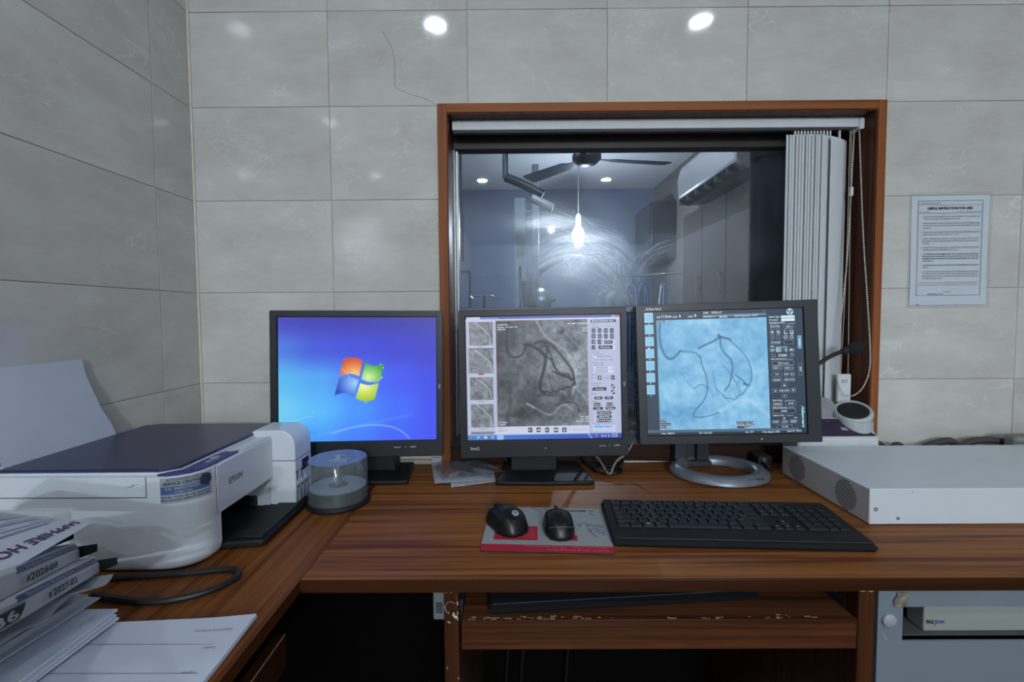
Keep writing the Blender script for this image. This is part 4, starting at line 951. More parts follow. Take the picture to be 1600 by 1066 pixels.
mw.build('screen_lettering', WTXT, m2, kind='stuff'); mdk.build('screen_lettering', DTXT, m2, kind='stuff'); mbl.build('screen_logo', BTXT, m2, kind='stuff')
tm = MB(); text(tm, 'BenQ', T2 @ Matrix.Translation((0, 0, .0038)), -.181, -.1735, h=.0068, wd=.0215, bold=.035)
O = T2 @ Matrix.Translation((0, 0, .0038)); text(tm, 'senseye', O, .132, -.1695, h=.0036, bold=.02, shear=.2); text(tm, '3', O, .157, -.1695, h=.0036, bold=.02); text(tm, 'LED', O, .168, -.1695, h=.0038, wd=.015, bold=.03); tm.build('printed_mark', PRINTW, m2, kind='stuff')
q = MB(); q.lathe([(.0018, .0030), (.0016, .0042), (.0004, .0044)], 10, T2 @ Matrix.Translation((.002, -.172, 0))); q.build('power_lamp', pm('amber_lamp', S(120, 90, 20), .3, emit=S(190, 150, 40), es=.6), m2)
eye_badge(m2, T2, SW/2+.0078, -.0195); buttons(m2, T2, SW/2+.0105, [-.051, -.069, -.087, -.105, -.123])

# ---- right monitor: live angiogram
c3 = Vector((.5145, 1.1054, 1.0196)); M3, T3 = mon_frame(c3, math.radians(-3.38), math.radians(3.41), math.radians(1.54))
m3 = thing('monitor', 'dark grey monitor on a silver ring stand showing a blue angiogram, right of three', 'monitor', (.505, 1.16, DZ))
GB = pm('charcoal_bezel', S(31, 34, 40), .42, var=.05, scale=60)
bz, e3 = bezel(m3, M3, .0205, .034, .0195, .022, .030, GB, .003); housing(m3, M3, (e3[0]+.004, e3[1]-.004, e3[2], e3[3]), .030, .075, BLACKM); panel_(m3, M3)
for sx, x in ((-1, e3[0]), (1, e3[1])):          # fine ribs down both sides
    rb = MB(); n = 58
    for k in range(n):
        z = e3[2]+.008+(e3[3]-e3[2]-.016)*k/(n-1)
        rb.box(min(x, x+sx*.0022), max(x, x+sx*.0022), .003, .046, z-.0013, z+.0013, M3)
    rb.build('ribbed_side', GB, m3, kind='stuff')
cv = Canvas(330, 264)
def q3(px, py):
    u = (px-118)/800.0; v = .5
    for _ in range(3): v = (py-(128-28*u))/(617+15*u); u = (px-(118+22*v))/800.0
    return u, v
def R3(x0, y0, x1, y1, c, al=1.0): a = q3(x0, y0); b_ = q3(x1, y1); cv.rect(a[0], a[1], b_[0], b_[1], c, al)
NAVY = (30, 50, 70); cv.a[:] = NAVY
IMG = (q3(182, 165)[0], q3(182, 165)[1], q3(746, 300)[0], q3(400, 722)[1])
m = (cv.U >= IMG[0]) & (cv.U < IMG[2]) & (cv.V >= IMG[1]) & (cv.V < IMG[3])
n1 = cv.noise(6, 31); n2 = cv.noise(22, 33, 3)
g = (n1-.5)*.9+(n2-.5)*.5+.18*np.clip((cv.U-.35)*1.3, -.4, .6)
base = np.array((118, 178, 216))+g[..., None]*np.array((78, 66, 46)); cv.a[m] = np.clip(base, 0, 250)[m]
VB = (44, 92, 132); IB = IMG
def V3(pts, wd, al=.8, c=VB, sm=2):
    P = [q3(*p) for p in pts]
    for _ in range(sm):
        q = [P[0]]
        for a, b_ in zip(P, P[1:]): q += [(a[0]*.75+b_[0]*.25, a[1]*.75+b_[1]*.25), (a[0]*.25+b_[0]*.75, a[1]*.25+b_[1]*.75)]
        P = q+[P[-1]]
    cv.line(P, wd/640.0, c, al, IMG, .7)
LB = (176, 216, 238)
V3([(450, 180), (480, 240), (600, 225)], 30, .35, LB); V3([(560, 300), (640, 330), (680, 420), (670, 520), (560, 600), (440, 650)], 14, .35, LB); V3([(640, 560), (700, 600), (746, 640)], 20, .3, LB); V3([(500, 620), (600, 560), (720, 590)], 12, .3, LB)
V3([(202, 180), (196, 230), (204, 290), (225, 345), (255, 365), (282, 345), (304, 320)], 11, .75); V3([(304, 320), (350, 324), (390, 330), (408, 352)], 9, .5)
V3([(400, 305), (440, 285), (475, 270), (506, 248)], 10, .8); V3([(506, 246), (540, 255), (562, 268), (600, 305), (640, 345), (662, 395), (668, 450), (655, 490), (620, 535)], 6, .6); V3([(506, 246), (545, 256), (560, 262)], 9, .7)
V3([(508, 250), (510, 300), (530, 330), (560, 360), (572, 390), (566, 440), (555, 490), (530, 520)], 8, .7); V3([(500, 240), (506, 250)], 15, .8)
V3([(408, 350), (415, 390), (432, 430), (445, 480), (442, 530), (425, 570), (400, 600), (370, 630), (372, 652), (410, 655), (450, 648), (500, 630)], 7, .6); V3([(375, 510), (400, 490), (425, 488), (445, 510)], 6, .5); V3([(350, 605), (385, 612), (410, 590)], 5, .45)
V3([(585, 440), (605, 455), (625, 470), (640, 490), (655, 492)], 6, .8, VB, 1); V3([(628, 485), (640, 488)], 12, .8); V3([(520, 540), (540, 560), (560, 555), (575, 570), (600, 545), (615, 540)], 6, .55, VB, 1); V3([(480, 500), (520, 540), (550, 575)], 5, .4)
V3([(520, 390), (550, 420), (600, 500), (610, 540)], 5, .4); V3([(310, 430), (340, 480), (375, 510)], 5, .3); V3([(470, 420), (475, 470), (500, 540)], 6, .3)
BL = (126, 190, 226); LN = (92, 122, 148)
for i, y in enumerate((152, 212, 272, 333, 394, 455, 515)):
    x = 144+1.8*i; R3(x-22.5, y-23, x+22.5, y+23, (184, 210, 224)); R3(x-19.5, y-20, x+20, y+20, BL); R3(x-2.5, y+28, x+4.5, y+33, (190, 205, 214))
R3(140, 304, 147, 312, (240, 248, 250))
for x in (181, 266, 342, 420): R3(x, 122, x+2, 160, (52, 78, 102))
R3(420, 136, 740, 138, (92, 122, 148)); R3(724, 112, 738, 124, LN); R3(726, 114, 736, 122, NAVY)
R3(187, 167, 226, 177, (60, 66, 70)); R3(748, 118, 750, 722, (70, 98, 122)); R3(886, 118, 888, 640, (52, 78, 102))
cv.circ(*q3(857, 119), .026, (196, 224, 238))
for dx, dy in ((-8, -4), (8, -4), (0, 8)): cv.circ(*q3(857+dx, 119+dy), .0085, (50, 90, 120))
cv.circ(*q3(857, 119), .004, (50, 90, 120))
R3(813, 139, 882, 150, (206, 228, 236)); R3(813, 155, 882, 166, (206, 228, 236)); R3(893, 240, 916, 306, (104, 160, 188)); 
def box3(cx, cy, w_, h_, c=(104, 128, 150), fill=(20, 32, 48)):
    a = q3(cx-w_/2, cy-h_/2); b_ = q3(cx+w_/2, cy+h_/2); cv.pill(a[0], a[1], b_[0], b_[1], c, .009); cv.pill(a[0]+.0035, a[1]+.0045, b_[0]-.0035, b_[1]-.0045, fill, .007)
R3B = [(783, 195, 54, 19), (850, 194, 54, 19), (786, 276, 54, 17), (851, 274, 54, 20), (821, 341, 52, 17), (822, 380, 112, 20), (793, 405, 54, 20), (851, 404, 54, 20), (793, 437, 54, 20), (838, 436, 26, 20), (869, 435, 26, 20), (793, 465, 54, 18), (855, 463, 56, 18),
       (829, 491, 30, 19), (782, 520, 28, 20), (829, 519, 56, 20), (875, 517, 28, 20), (831, 547, 30, 19), (796, 585, 54, 24), (860, 582, 56, 24), (828, 622, 116, 22), (786, 676, 38, 18), (830, 676, 38, 18), (874, 674, 38, 18), (831, 700, 80, 18)]
for a in R3B: box3(*a)
for i, x in enumerate((769, 800, 836, 866)): box3(x, 222, 26, 24); box3(x, 248, 26, 22); box3(x, 313, 29, 21, (190, 220, 230) if i == 1 else (104, 128, 150), (60, 100, 120) if i == 1 else (20, 32, 48)); 
box3(775, 342, 26, 17); box3(868, 339, 26, 17)
WH = (214, 228, 236)
cv.circ(*q3(769, 223), .009, WH); R3(794, 216, 807, 229, WH); cv.line([q3(795, 228), q3(806, 217)], .005, NAVY); cv.line([q3(830, 214), q3(831, 229), q3(843, 229)], .005, WH); R3(859, 215, 874, 230, WH); R3(862, 218, 871, 226, (20, 32, 48))
for x in (836, 866): cv.circ(*q3(x, 248), .012, WH); cv.circ(*q3(x, 248), .008, (20, 32, 48))
def tri3(x, y, d, hh=6): cv.poly([q3(x-5*d, y-hh), q3(x+6*d, y), q3(x-5*d, y+hh)], WH)
tri3(765, 314, -1, 5); tri3(773, 314, -1, 5); tri3(800, 313, 1); R3(832, 308, 841, 318, WH); tri3(862, 313, 1, 5); tri3(870, 313, 1, 5)
tri3(782, 520, -1, 4); tri3(875, 517, 1, 4); cv.poly([q3(824, 494), q3(834, 494), q3(829, 487)], WH); cv.poly([q3(826, 544), q3(836, 544), q3(831, 551)], WH)
for x, y, L_ in ((842, 176, 42), (786, 296, 60), (842, 358, 32), (830, 566, 44), (848, 603, 30), (838, 642, 36)): R3(x, y, x+L_, y+4, (96, 140, 162))
a = q3(897, 380); b_ = q3(919, 442); cv.pill(a[0], a[1], b_[0], b_[1], (110, 134, 154), .008); cv.pill(a[0]+.003, a[1]+.004, b_[0]-.003, b_[1]-.004, (20, 32, 48), .006)
R3(905, 610, 907, 706, (120, 160, 150)); cv.rect(0, q3(400, 722)[1], 1, 1, (18, 32, 46)); R3(140, 720, 900, 721.5, (70, 96, 118))
for x, y, w_, h_ in ((203, 667, 34, 9), (203, 677, 30, 9), (203, 687, 56, 9), (203, 698, 30, 9), (203, 708, 32, 9), (589, 680, 86, 10), (591, 690, 86, 10), (591, 702, 40, 10), (634, 702, 24, 10)): R3(x, y-3, x+w_, y+h_-3, (28, 44, 58))
cv.build('angiogram_picture', M3, SW, SH, m3, -.0002)
mw, mc = MB(), MB()
for s_, x, y, h, w_ in (('SID', 184, 154, 9, 18), ('113cm', 207, 152, 14, 53), ('RAO', 268, 152, 9, 22), ('1', 300, 149, 13, 6), ('CRA', 345, 150, 9, 24), ('0', 376, 147, 14, 11), ('DAP', 423, 131, 10, 26), ('0uGy m²', 463, 129, 11, 54), ('PRESSURE 1/0', 423, 150, 6, 58), ('00:55', 502, 151, 10, 42), ('Panel Temperature : 33.5°C', 579, 145, 9, 120), ('CARDIAC', 189, 176, 6, 32),
                    ('Patient Type', 753, 151, 9, 52), ('Procedure', 754, 166, 9, 44), ('PROCESS TOOLS', 754, 181, 8, 78), ('PROCESS', 760, 199, 7, 46), ('GRID 1', 836, 198, 7, 30), ('STANDARD', 763, 280, 7, 46), ('Play', 761, 299, 8, 18), ('SCENE', 802, 346, 10, 38), ('Stent Enhancement', 762, 363, 7, 78),
                    ('STENT Acquire', 796, 384, 7, 58), ('STENT - L', 774, 409, 7, 38), ('STENT - R', 832, 408, 7, 38), ('DSA', 783, 440, 7, 20), ('R-M', 830, 439, 7, 16), ('R-C', 861, 438, 7, 16), ('BARRIER', 776, 469, 7, 34), ('PEAK HOLD', 832, 467, 7, 46), ('PIXEL SHIFT', 805, 523, 7, 48), ('Save Frame', 771, 571, 7, 48), ('DELETE', 777, 590, 8, 38), ('SAVE', 848, 587, 8, 26),
                    ('Offset Calibration', 770, 609, 7, 72), ('OFFSET', 812, 626, 8, 32), ('Inflation Time', 772, 648, 7, 56), ('0', 824, 664, 11, 8), ('Sec', 878, 658, 7, 15), ('START', 773, 680, 7, 26), ('STOP', 820, 680, 7, 22), ('RESET', 861, 678, 7, 27), ('CLOSE', 815, 704, 7, 32),
                    ('+', 766, 252, 8, 8), ('-', 797, 252, 8, 6), ('-', 772, 346, 8, 6), ('+', 864, 343, 8, 8), ('Name : SMRITA', 210, 739, 7, 66), ('PID : CAG-1857', 402, 736, 7, 66), ('Age : 58 Y', 634, 731, 7, 44), ('Free Space :27%', 720, 731, 8, 86), ('Login As : TECH', 842, 726, 8, 72),
                    ('X0:240', 204, 672, 6, 32), ('X0:0', 204, 682, 6, 24), ('W: 256  L: 120', 204, 692, 6, 54), ('RAO:1', 204, 703, 6, 26), ('CAU:0', 204, 713, 6, 28), ('22/2/2025 17:48:51 PM', 590, 686, 6, 84), ('SAPPHIRE HOSPITAL', 592, 696, 7, 84), ('FRAME', 636, 708, 6, 21)):
    put(mw, T3, q3, s_, x, y, h, w_, bold=.012)
put(mw, T3, q3, 'EXAM', 901, 258, 7, 32, bold=.02, rot=-PI/2); put(mw, T3, q3, 'EDIT', 905, 398, 7, 26, bold=.02, rot=-PI/2)
mw.build('screen_lettering', WTXT, m3, kind='stuff')
put(mc, T3, q3, 'Allengers', 913, 594, 13, 112, bold=.035, rot=-PI/2, shear=.2); mc.build('screen_logo', CTXT, m3, kind='stuff')
tm = MB(); text(tm, 'Allengers', T3 @ Matrix.Translation((0, 0, .0038)), -.187, .1565, h=.0068, wd=.041, bold=.035, shear=.35); tm.build('printed_logo', pm('white_print', S(206, 208, 212), .5), m3)
q = MB(); q.lathe([(.0016, .0030), (.0014, .0042), (.0004, .0044)], 10, T3 @ Matrix.Translation((.081, -.163, 0))); q.build('power_lamp', pm('amber_lamp_lit', S(140, 120, 30), .3, emit=S(235, 200, 60), es=.9), m3)
# ring stand
RC = Vector((.527, 1.158, DZ)); SILV = pm('silver_ring_plastic', S(120, 126, 136), .34, metal=.35, var=.04)
q = MB(); prof = [(.081, .0005), (.118, .0005), (.1225, .004), (.1215, .011), (.110, .020), (.098, .024), (.088, .021), (.082, .012)]
n = len(prof); seg = 56; vs_ = []; fs = []
for k in range(seg):
    a = 2*PI*k/seg; vs_ += [(RC.x+r*math.cos(a), RC.y+r*.86*math.sin(a), RC.z+z) for r, z in prof]
for k in range(seg):
    j = (k+1) % seg
    for i in range(n): fs.append((k*n+i, j*n+i, j*n+(i+1) % n, k*n+(i+1) % n))
q.add(vs_, fs); ring = q.build('ring_foot', SILV, m3, smooth=True)
tm = MB(); text(tm, 'NeoFlex', rot_frame((RC.x+.050, RC.y-.0892, DZ+.0165), (.96, .28, 0), (-.16, .55, .82), (.2, -.8, .55)), -.02, -.003, h=.0062, wd=.046, bold=.01); tm.build('printed_logo', INK, ring)
q = MB(); NX0, NX1, NY0, NY1 = .435, .528, 1.215, 1.245
pl = [(NX0, NY0), (NX0+.034, NY0-.006), (NX0+.034, NY0+.012), (NX1-.034, NY0+.012), (NX1-.034, NY0-.006), (NX1, NY0), (NX1, NY1), (NX0, NY1)]
q.prism(pl, DZ+.016, .96, 'Z'); q.prism([(NX0-.004, NY0-.01), (NX1+.004, NY0-.01), (NX1+.004, NY1), (NX0-.004, NY1)], DZ+.0006, DZ+.0165, 'Z'); q.build('neck', pm('neck_grey', S(58, 61, 67), .32), m3, .003)
q = MB(); q.box(NX0+.01, NX1-.01, 1.17, 1.222, .93, 1.08); q.build('mount', BLACKM, m3, .004)

# ------------------------------------------------------------------ printer on the left arm of the desk
PW = pm('printer_white', S(208, 214, 220), .36, var=.02, scale=8)
PUR = pm('printer_indigo', S(40, 40, 76), .3, var=.04)
PUR2 = pm('panel_indigo', S(56, 54, 120), .35, var=.04)
GRV = pm('seam_shadow_line', S(60, 62, 68), .7)
pr = thing('printer', 'white ink tank printer with an indigo scanner lid on the left desk', 'printer', (-.68, .88, DZ))
PT = .908; X_F = -.512; X_B = -.848; Y_N = .712; Y_F = 1.045
def loft(mb, ring, cc):
    n = len(ring); lv = ((DZ+.001, .014), (DZ+.005, .006), (DZ+.012, .002), (DZ+.022, 0), (PT, 0)); vs_ = []
    for z, ins in lv:
        for x, y in ring:
            dx, dy = cc[0]-x, cc[1]-y; vs_.append((x+ins*max(-1, min(1, dx*14)), y+ins*max(-1, min(1, dy*14)), z))
    fs = [tuple(reversed(range(n))), tuple(range(4*n, 5*n))]+[(q*n+i, q*n+(i+1) % n, (q+1)*n+(i+1) % n, (q+1)*n+i) for q in range(4) for i in range(n)]
    mb.add(vs_, fs)
b = MB(); YP = Y_N+.066
arc = [(X_F-.055+.055*math.sin(PI/2*k/10), Y_N+.055-.055*math.cos(PI/2*k/10)) for k in range(11)]
loft(b, [(X_B, Y_N)]+arc+[(X_F, YP), (X_F-.11, YP), (X_F-.11, .946), (X_F-.003, .946), (X_F-.003, Y_F-.012), (X_F-.015, Y_F), (X_B+.015, Y_F), (X_B, Y_F-.015)], (-.70, .76))
b.build('body', PW, pr, smooth=True)
b = MB(); b.box(X_F-.112, X_F-.0005, YP-.001, .947, .8255, PT); b.build('front_bridge', PW, pr)
b = MB(); b.box(X_F-.112, X_F-.1085, Y_N+.066, .946, DZ+.004, .826); b.box(X_F-.11, X_F-.02, Y_N+.066, .946, .8235, .8252); b.build('paper_mouth', DARK, pr)
# scanner lid with its white rim
lid = [(-.838, .722), (-.575, .724), (-.552, .742), (-.548, .985), (-.553, 1.028), (-.565, 1.038), (-.812, 1.036), (-.84, 1.02)]
b = MB(); b.prism([(x-.003 if x < -.7 else x+.0035, y-.003 if y < .88 else y+.003) for x, y in lid], PT, PT+.004, 'Z'); b.build('lid_rim', PW, pr, .001)
b = MB(); b.prism(lid, PT+.004, PT+.009, 'Z'); lido = b.build('scanner_lid', PUR, pr, .002)
# control panel strip, rounded off at the corner
b = MB(); cp_ = [(-.573, .7165), (-.555, .7155), (-.54, .721), (-.528, .731), (-.5205, .745), (-.5175, .765), (-.5175, .845), (-.532, .838), (-.547, .818), (-.5485, .744)]
b.prism(cp_, PT, PT+.0035, 'Z'); cpo = b.build('control_panel', PUR2, pr, .0008)
for x, y, rx, ry, c in ((-.534, .800, .007, .010, S(150, 154, 170)), (-.534, .825, .0075, .010, S(74, 72, 132)), (-.538, .742, .006, .007, S(66, 64, 126))):
    b = MB(); b.prism([(x+rx*math.cos(2*PI*k/16), y+ry*math.sin(2*PI*k/16)) for k in range(16)], PT+.0035, PT+.0048, 'Z'); b.build('button', pm('panel_button_%d' % int(c[0]*1000), c, .4), cpo)
b = MB(); b.prism([(-.533, .776), (-.528, .779), (-.531, .783), (-.533, .789), (-.535, .783), (-.538, .779)], PT+.0035, PT+.0038, 'Z'); b.build('warning_lamp', pm('lamp_pale', S(150, 160, 190), .4), cpo)
# front flap with the maker's name
b = MB(); b.box(X_F-.012, X_F+.0012, Y_N+.0565, .9465, .823, PT-.0008); ff = b.build('front_flap', PW, pr, .0008)
b = MB(); b.box(X_F-.001, X_F+.0004, Y_N+.0553, Y_N+.0566, .823, PT); b.build('flap_seam', GRV, pr)
b = MB(); text(b, 'EPSON', rot_frame((X_F+.0015, .8005, .863), (0, 1, 0), (0, 0, 1), (1, 0, 0)), 0, 0, h=.0115, wd=.040, bold=.01); b.build('maker_name', pm('grey_lettering', S(70, 74, 80), .5), ff, kind='stuff')
b = MB(); b.box(X_F-.004, X_F-.0015, .84, .945, PT-.0005, PT+.0035); b.build('hinge_ledge', PW, pr, .0006)
# side: scanner seam and finger recess
yn = Y_N-.0003
b = MB(); b.box(X_B, -.588, yn, yn+.001, .8745, .8758); b.box(-.588, -.5868, yn, yn+.001, .8752, PT); b.build('side_seam', GRV, pr)
b = MB(); b.prism(rrect(X_B+.01, -.71, .838, .8565, (.001, .001, .006, .001), 4), yn-.0003, yn+.001, 'Y'); b.build('finger_recess', pm('recess_grey', S(172, 180, 182), .5), pr)
b = MB(); b.box(X_B+.01, -.712, yn-.001, yn+.001, .8365, .8382); b.build('recess_lip', GRV, pr)
b = MB()
for x0, z0, sx, sz in ((-.618, .892, .010, .0012), (-.610, .8935, .004, .003), (-.604, .896, .003, .001), (-.622, .8905, .004, .0008)): b.prism([(x0, z0), (x0+sx, z0+sz*.2), (x0+sx*.7, z0+sz), (x0+sx*.2, z0+sz*.8)], yn-.0001, yn+.0006, 'Y')
b.build('scuff_mark', pm('dark_scuff', S(110, 112, 116), .7), pr, kind='stuff')
# service sticker wrapped round the corner
def corner(s, z, off=.0006):
    """arc-length coordinate s along the near side then round the corner, s=0 where the curve starts"""
    R_ = .055+off; c = (X_F-.055, Y_N+.055)
    if s < 0: return (c[0]+s, Y_N-off, z)
    a = min(s/.055, PI/2); e = max(0, s-.055*PI/2)
    return (c[0]+R_*math.sin(a), c[1]-R_*math.cos(a)+e, z)
def wrap(mb, pts2, quad=True): k = len(mb.v); mb.v += [corner(s, z, o) for s, z, o in pts2]; return k
STK = pm('sticker_silver', S(158, 166, 176), .35)
def patch(name, s0, s1, z0, z1, m, off, par, slope=0.0):
    mb = MB(); mb.grid(lambda u, v: corner(s0+(s1-s0)*u, z0+(z1-z0)*v+slope*u, off), 10, 1); return mb.build(name, m, par, smooth=True)
stk = patch('service_sticker', .002, .076, .8645, .906, STK, .0005, pr)
patch('sticker_band', .003, .072, .879, .8915, pm('sticker_blue', S(74, 100, 140), .35), .0008, stk)
b = MB(); b.grid(lambda u, v: corner(.066+.0095*math.cos(2*PI*u)*v, .8935+.010*math.sin(2*PI*u)*v, .0011), 18, 2); b.build('sticker_emblem', pm('sticker_dark', S(46, 56, 76), .35), stk)
def wtext(s_, s0, z, h, wd, m, off=.0011, bold=.01):
    vs_, fs = glyphs(s_, bold); lo, hi = vs_.min(0), vs_.max(0); mb = MB()
    mb.add([corner(s0+(p[0]-lo[0])*wd/(hi[0]-lo[0]), z+p[1]*h/.7, off) for p in vs_], fs); mb.build('sticker_lettering', m, stk, kind='stuff')
SD = pm('sticker_ink', S(44, 50, 64), .5); SL = pm('sticker_pale_ink', S(176, 190, 208), .5)
wtext('AUTHORISED EPSON', .011, .901, .0038, .052, SD); wtext('SERVICE CENTRE', .007, .894, .005, .05, SD, bold=.02); wtext('S.K. INFOTECH', .010, .886, .0042, .045, SL, .0013); wtext('COMPUTERS', .022, .881, .0026, .024, SL, .0013)
wtext('Shop No. 14, Dice Bld. 108 Gondal Road', .0035, .8737, .0026, .069, SD, bold=.015); wtext('Rajkot. Phone 0281 2480001 PH. 98244 00000', .0035, .8687, .0026, .069, SD, bold=.015)
# ink tank
b = MB(); TX1 = -.463
prof = [(X_F-.02, DZ+.012), (TX1, DZ+.004)]+[(TX1-.032+.032*math.cos(a), .922-.034+.034*math.sin(a)) for a in [PI/2*k/8 for k in range(9)]]+[(X_F-.035, .922), (X_F-.045, .915), (X_F-.045, DZ+.012)]
b.prism(prof, .9475, 1.025, 'Y'); tk = b.build('ink_tank', PW, pr, .0025)
TS = rot_frame((TX1+.0003, .9475, DZ), (0, 1, 0), (0, 0, 1), (1, 0, 0))
b = MB(); b.box(-.0004, .078, .1070, .1082, -.06, .0002, TS); b.box(TX1-.06, TX1+.0004, .9471, .948, DZ+.1070, DZ+.1082); b.build('tank_seam', GRV, tk)
b = MB(); b.box(.031, .062, .077, .1, -.001, .0005, TS); lb = b.build('tank_label', pm('label_indigo', S(44, 38, 96), .4), tk)
b = MB(); text(b, 'INK', TS @ Matrix.Translation((.039, .086, .0008)), 0, 0, h=.005, bold=.01); b.build('label_lettering', pm('label_pale', S(120, 112, 170), .5), lb, kind='stuff')
b = MB()
for x in (.006, .026): b.box(x, x+.004, .062, .082, -.001, .0004, TS); b.box(x-.004, x+.008, .080, .083, -.001, .0004, TS)
b.build('tank_mark', pm('mark_steel_blue', S(74, 96, 120), .4), tk)
for i, x in enumerate((.006, .0235, .041, .0585)):
    b = MB(); b.prism(rrect(x, x+.012, .012, .050, .003, 3), -.001, .0005, 'Z', TS); b.build('tank_window', pm('tank_window_grey', S(70, 78, 88), .2), tk)
    b = MB(); b.box(x+.003, x+.012, .012, .046, 0, .0008, TS); b.build('tank_divider', PW, tk)
    b = MB(); b.prism([(x+.002, .056), (x+.006, .053), (x+.010, .058), (x+.006, .064)], -.001, .0005, 'Z', TS); b.build('tank_drop', pm('drop_pale', S(222, 226, 232), .4), tk)
# output tray and rear support
b = MB(); b.prism([(X_F-.105, .782), (X_F-.02, .782), (-.452, .793), (-.447, .80), (-.449, .95), (-.452, .985), (-.47, .99), (X_F-.02, .944), (X_F-.105, .944)], DZ+.0015, DZ+.014, 'Z'); ot = b.build('output_tray', BLACK, pr, .003)
b = MB(); b.box(-.50, -.4545, .80, .985, DZ+.0145, DZ+.0175); b.build('tray_lip', BLACKM, ot, .001)
b = MB(); b.box(X_F-.09, X_F-.03, .935, .944, DZ+.014, DZ+.035); b.build('tray_hinge', BLACKM, ot, .003)
b = MB(); b.box(-.8665, -.851, .75, .96, .87, .914); b.build('rear_feeder', pm('feeder_grey', S(176, 180, 184), .4), pr, .003)
# the sheets standing in the feeder
fs_ = thing('feeder_paper', 'white paper standing in the rear feeder of the printer, against the left wall', 'paper', (-.842, .85, .915))
ctl = [(-.8445, .745, .9545, .9095), (-.8475, .738, .948, .935), (-.852, .728, .931, .972), (-.8562, .718, .9145, 1.020), (-.8590, .709, .9055, 1.050), (-.861, .700, .9015, 1.081)]
def sheet(u, v):
    t = v*(len(ctl)-1); i = min(int(t), len(ctl)-2); f = t-i; a, c = ctl[i], ctl[i+1]
    return (a[0]+(c[0]-a[0])*f+.004*math.sin(PI*u)*v, (a[1]+(c[1]-a[1])*f)*(1-u)+(a[2]+(c[2]-a[2])*f)*u, a[3]+(c[3]-a[3])*f+.006*(1-u)*0)
for k in range(3):
    b = MB(); b.grid(lambda u, v: (lambda p: (p[0]-.0016*k, p[1]+.003*k*(v-.3), p[2]-.002*k))(sheet(u, v)), 8, 20, .0003); b.build('sheet', PAPER, fs_, smooth=True)

# ------------------------------------------------------------------ pile at the near left
def quad_slab(P, th, nu=8, nv=8, warp=None):
    """sheet(s) over four corners (near-left, near-right, far-right, far-left), thickness downwards"""
    a, b_, c, d = [Vector(p) for p in P]
    def fn(u, v):
        p = a.lerp(b_, u).lerp(d.lerp(c, u), v)
        if warp: p = p+Vector(warp(u, v))
        return p
    mb = MB(); mb.grid(fn, nu, nv, th); return mb
pad = thing('form_pad', 'pad of printed forms lying on the left desk nearest the camera', 'paper pad', (-.45, .45, DZ))
b = quad_slab([(-.565, .29, DZ+.0062), (-.345, .30, DZ+.0062), (-.3515, .600, DZ+.0062), (-.565, .586, DZ+.0062)], .0056, warp=lambda u, v: (0, 0, .0035*max(0, u*v-.72)*3)); b.build('sheets', PAPER, pad, smooth=True)
b = MB(); TP = rot_frame((-.3515, .600, DZ+.0078), (-1, -.035, 0), (.02, -1, 0), (0, 0, 1)); pt_ = MB()
text(pt_, 'Hospital Course & Treatment :', TP, .016, .027, h=.0036, wd=.050); text(pt_, 'Condition :', TP, .018, .058, h=.0034, wd=.018); text(pt_, 'Diagnosis :', TP, .017, .097, h=.0034, wd=.018)
pt_.v = [(x, y, DZ+.0070+.0035*max(0, ((x+.565)/.215)*((y-.29)/.3)-.72)*3) for x, y, z in pt_.v]
for yy in (.546, .50, .482, .40): pt_.box(-.545, -.362, yy, yy+.0004, DZ+.0063, DZ+.0066)
pt_.build('print', pm('form_ink', S(104, 110, 128), .8), pad, kind='stuff')
pb = thing('paper_stack', 'loose white papers fanned over the edge of the form pad', 'paper stack', (-.62, .45, DZ+.006))
cols = ((-.5325, .595, 0), (-.5325, .589, -.008), (-.534, .583, .006))
for k in range(4):
    z = DZ+.0098+.0032*k; s_ = -.003*k
    b = quad_slab([(-.80, .30, z), (-.540+s_*.3+.005*((k*7) % 3-1), .30, z), (-.526+.003*((k*5) % 3-1), .585+.004*((k*3) % 3-1)+.005*(k == 3), z+.002), (-.80, .60, z)], .0026, 8, 8, lambda u, v: (0, 0, .004*max(0, u+v-1.5)*(1+.4*k)))
    b.build('sheet', PAPER, pb, smooth=True)
b = MB(); text(b, 'R.M.O. sign', rot_frame((-.548, .568, DZ+.0262), (-.05, -1, 0), (1, -.05, 0), (0, 0, 1)), -.004, 0, h=.003, wd=.02); b.build('print', pm('form_ink', S(104, 110, 128), .8), pb, kind='stuff')
pc = thing('case_file', 'thick white case file lying across the fanned papers on the left desk', 'file', (-.70, .45, DZ+.022))
b = quad_slab([(-.84, .28, DZ+.052), (-.585, .28, DZ+.052), (-.583, .602, DZ+.036), (-.84, .615, DZ+.036)], .012); b.build('sheets', pm('file_white', S(190, 192, 196), .8), pc, smooth=True)
b = quad_slab([(-.84, .28, DZ+.0385), (-.578, .28, DZ+.0385), (-.570, .606, DZ+.0292), (-.84, .618, DZ+.0290)], .0016); b.build('cover', PAPER, pc, smooth=True)
b = quad_slab([(-.84, .28, DZ+.0364), (-.580, .28, DZ+.0364), (-.574, .600, DZ+.0274), (-.84, .612, DZ+.0270)], .0008); b.build('cover', PAPER, pc, smooth=True)
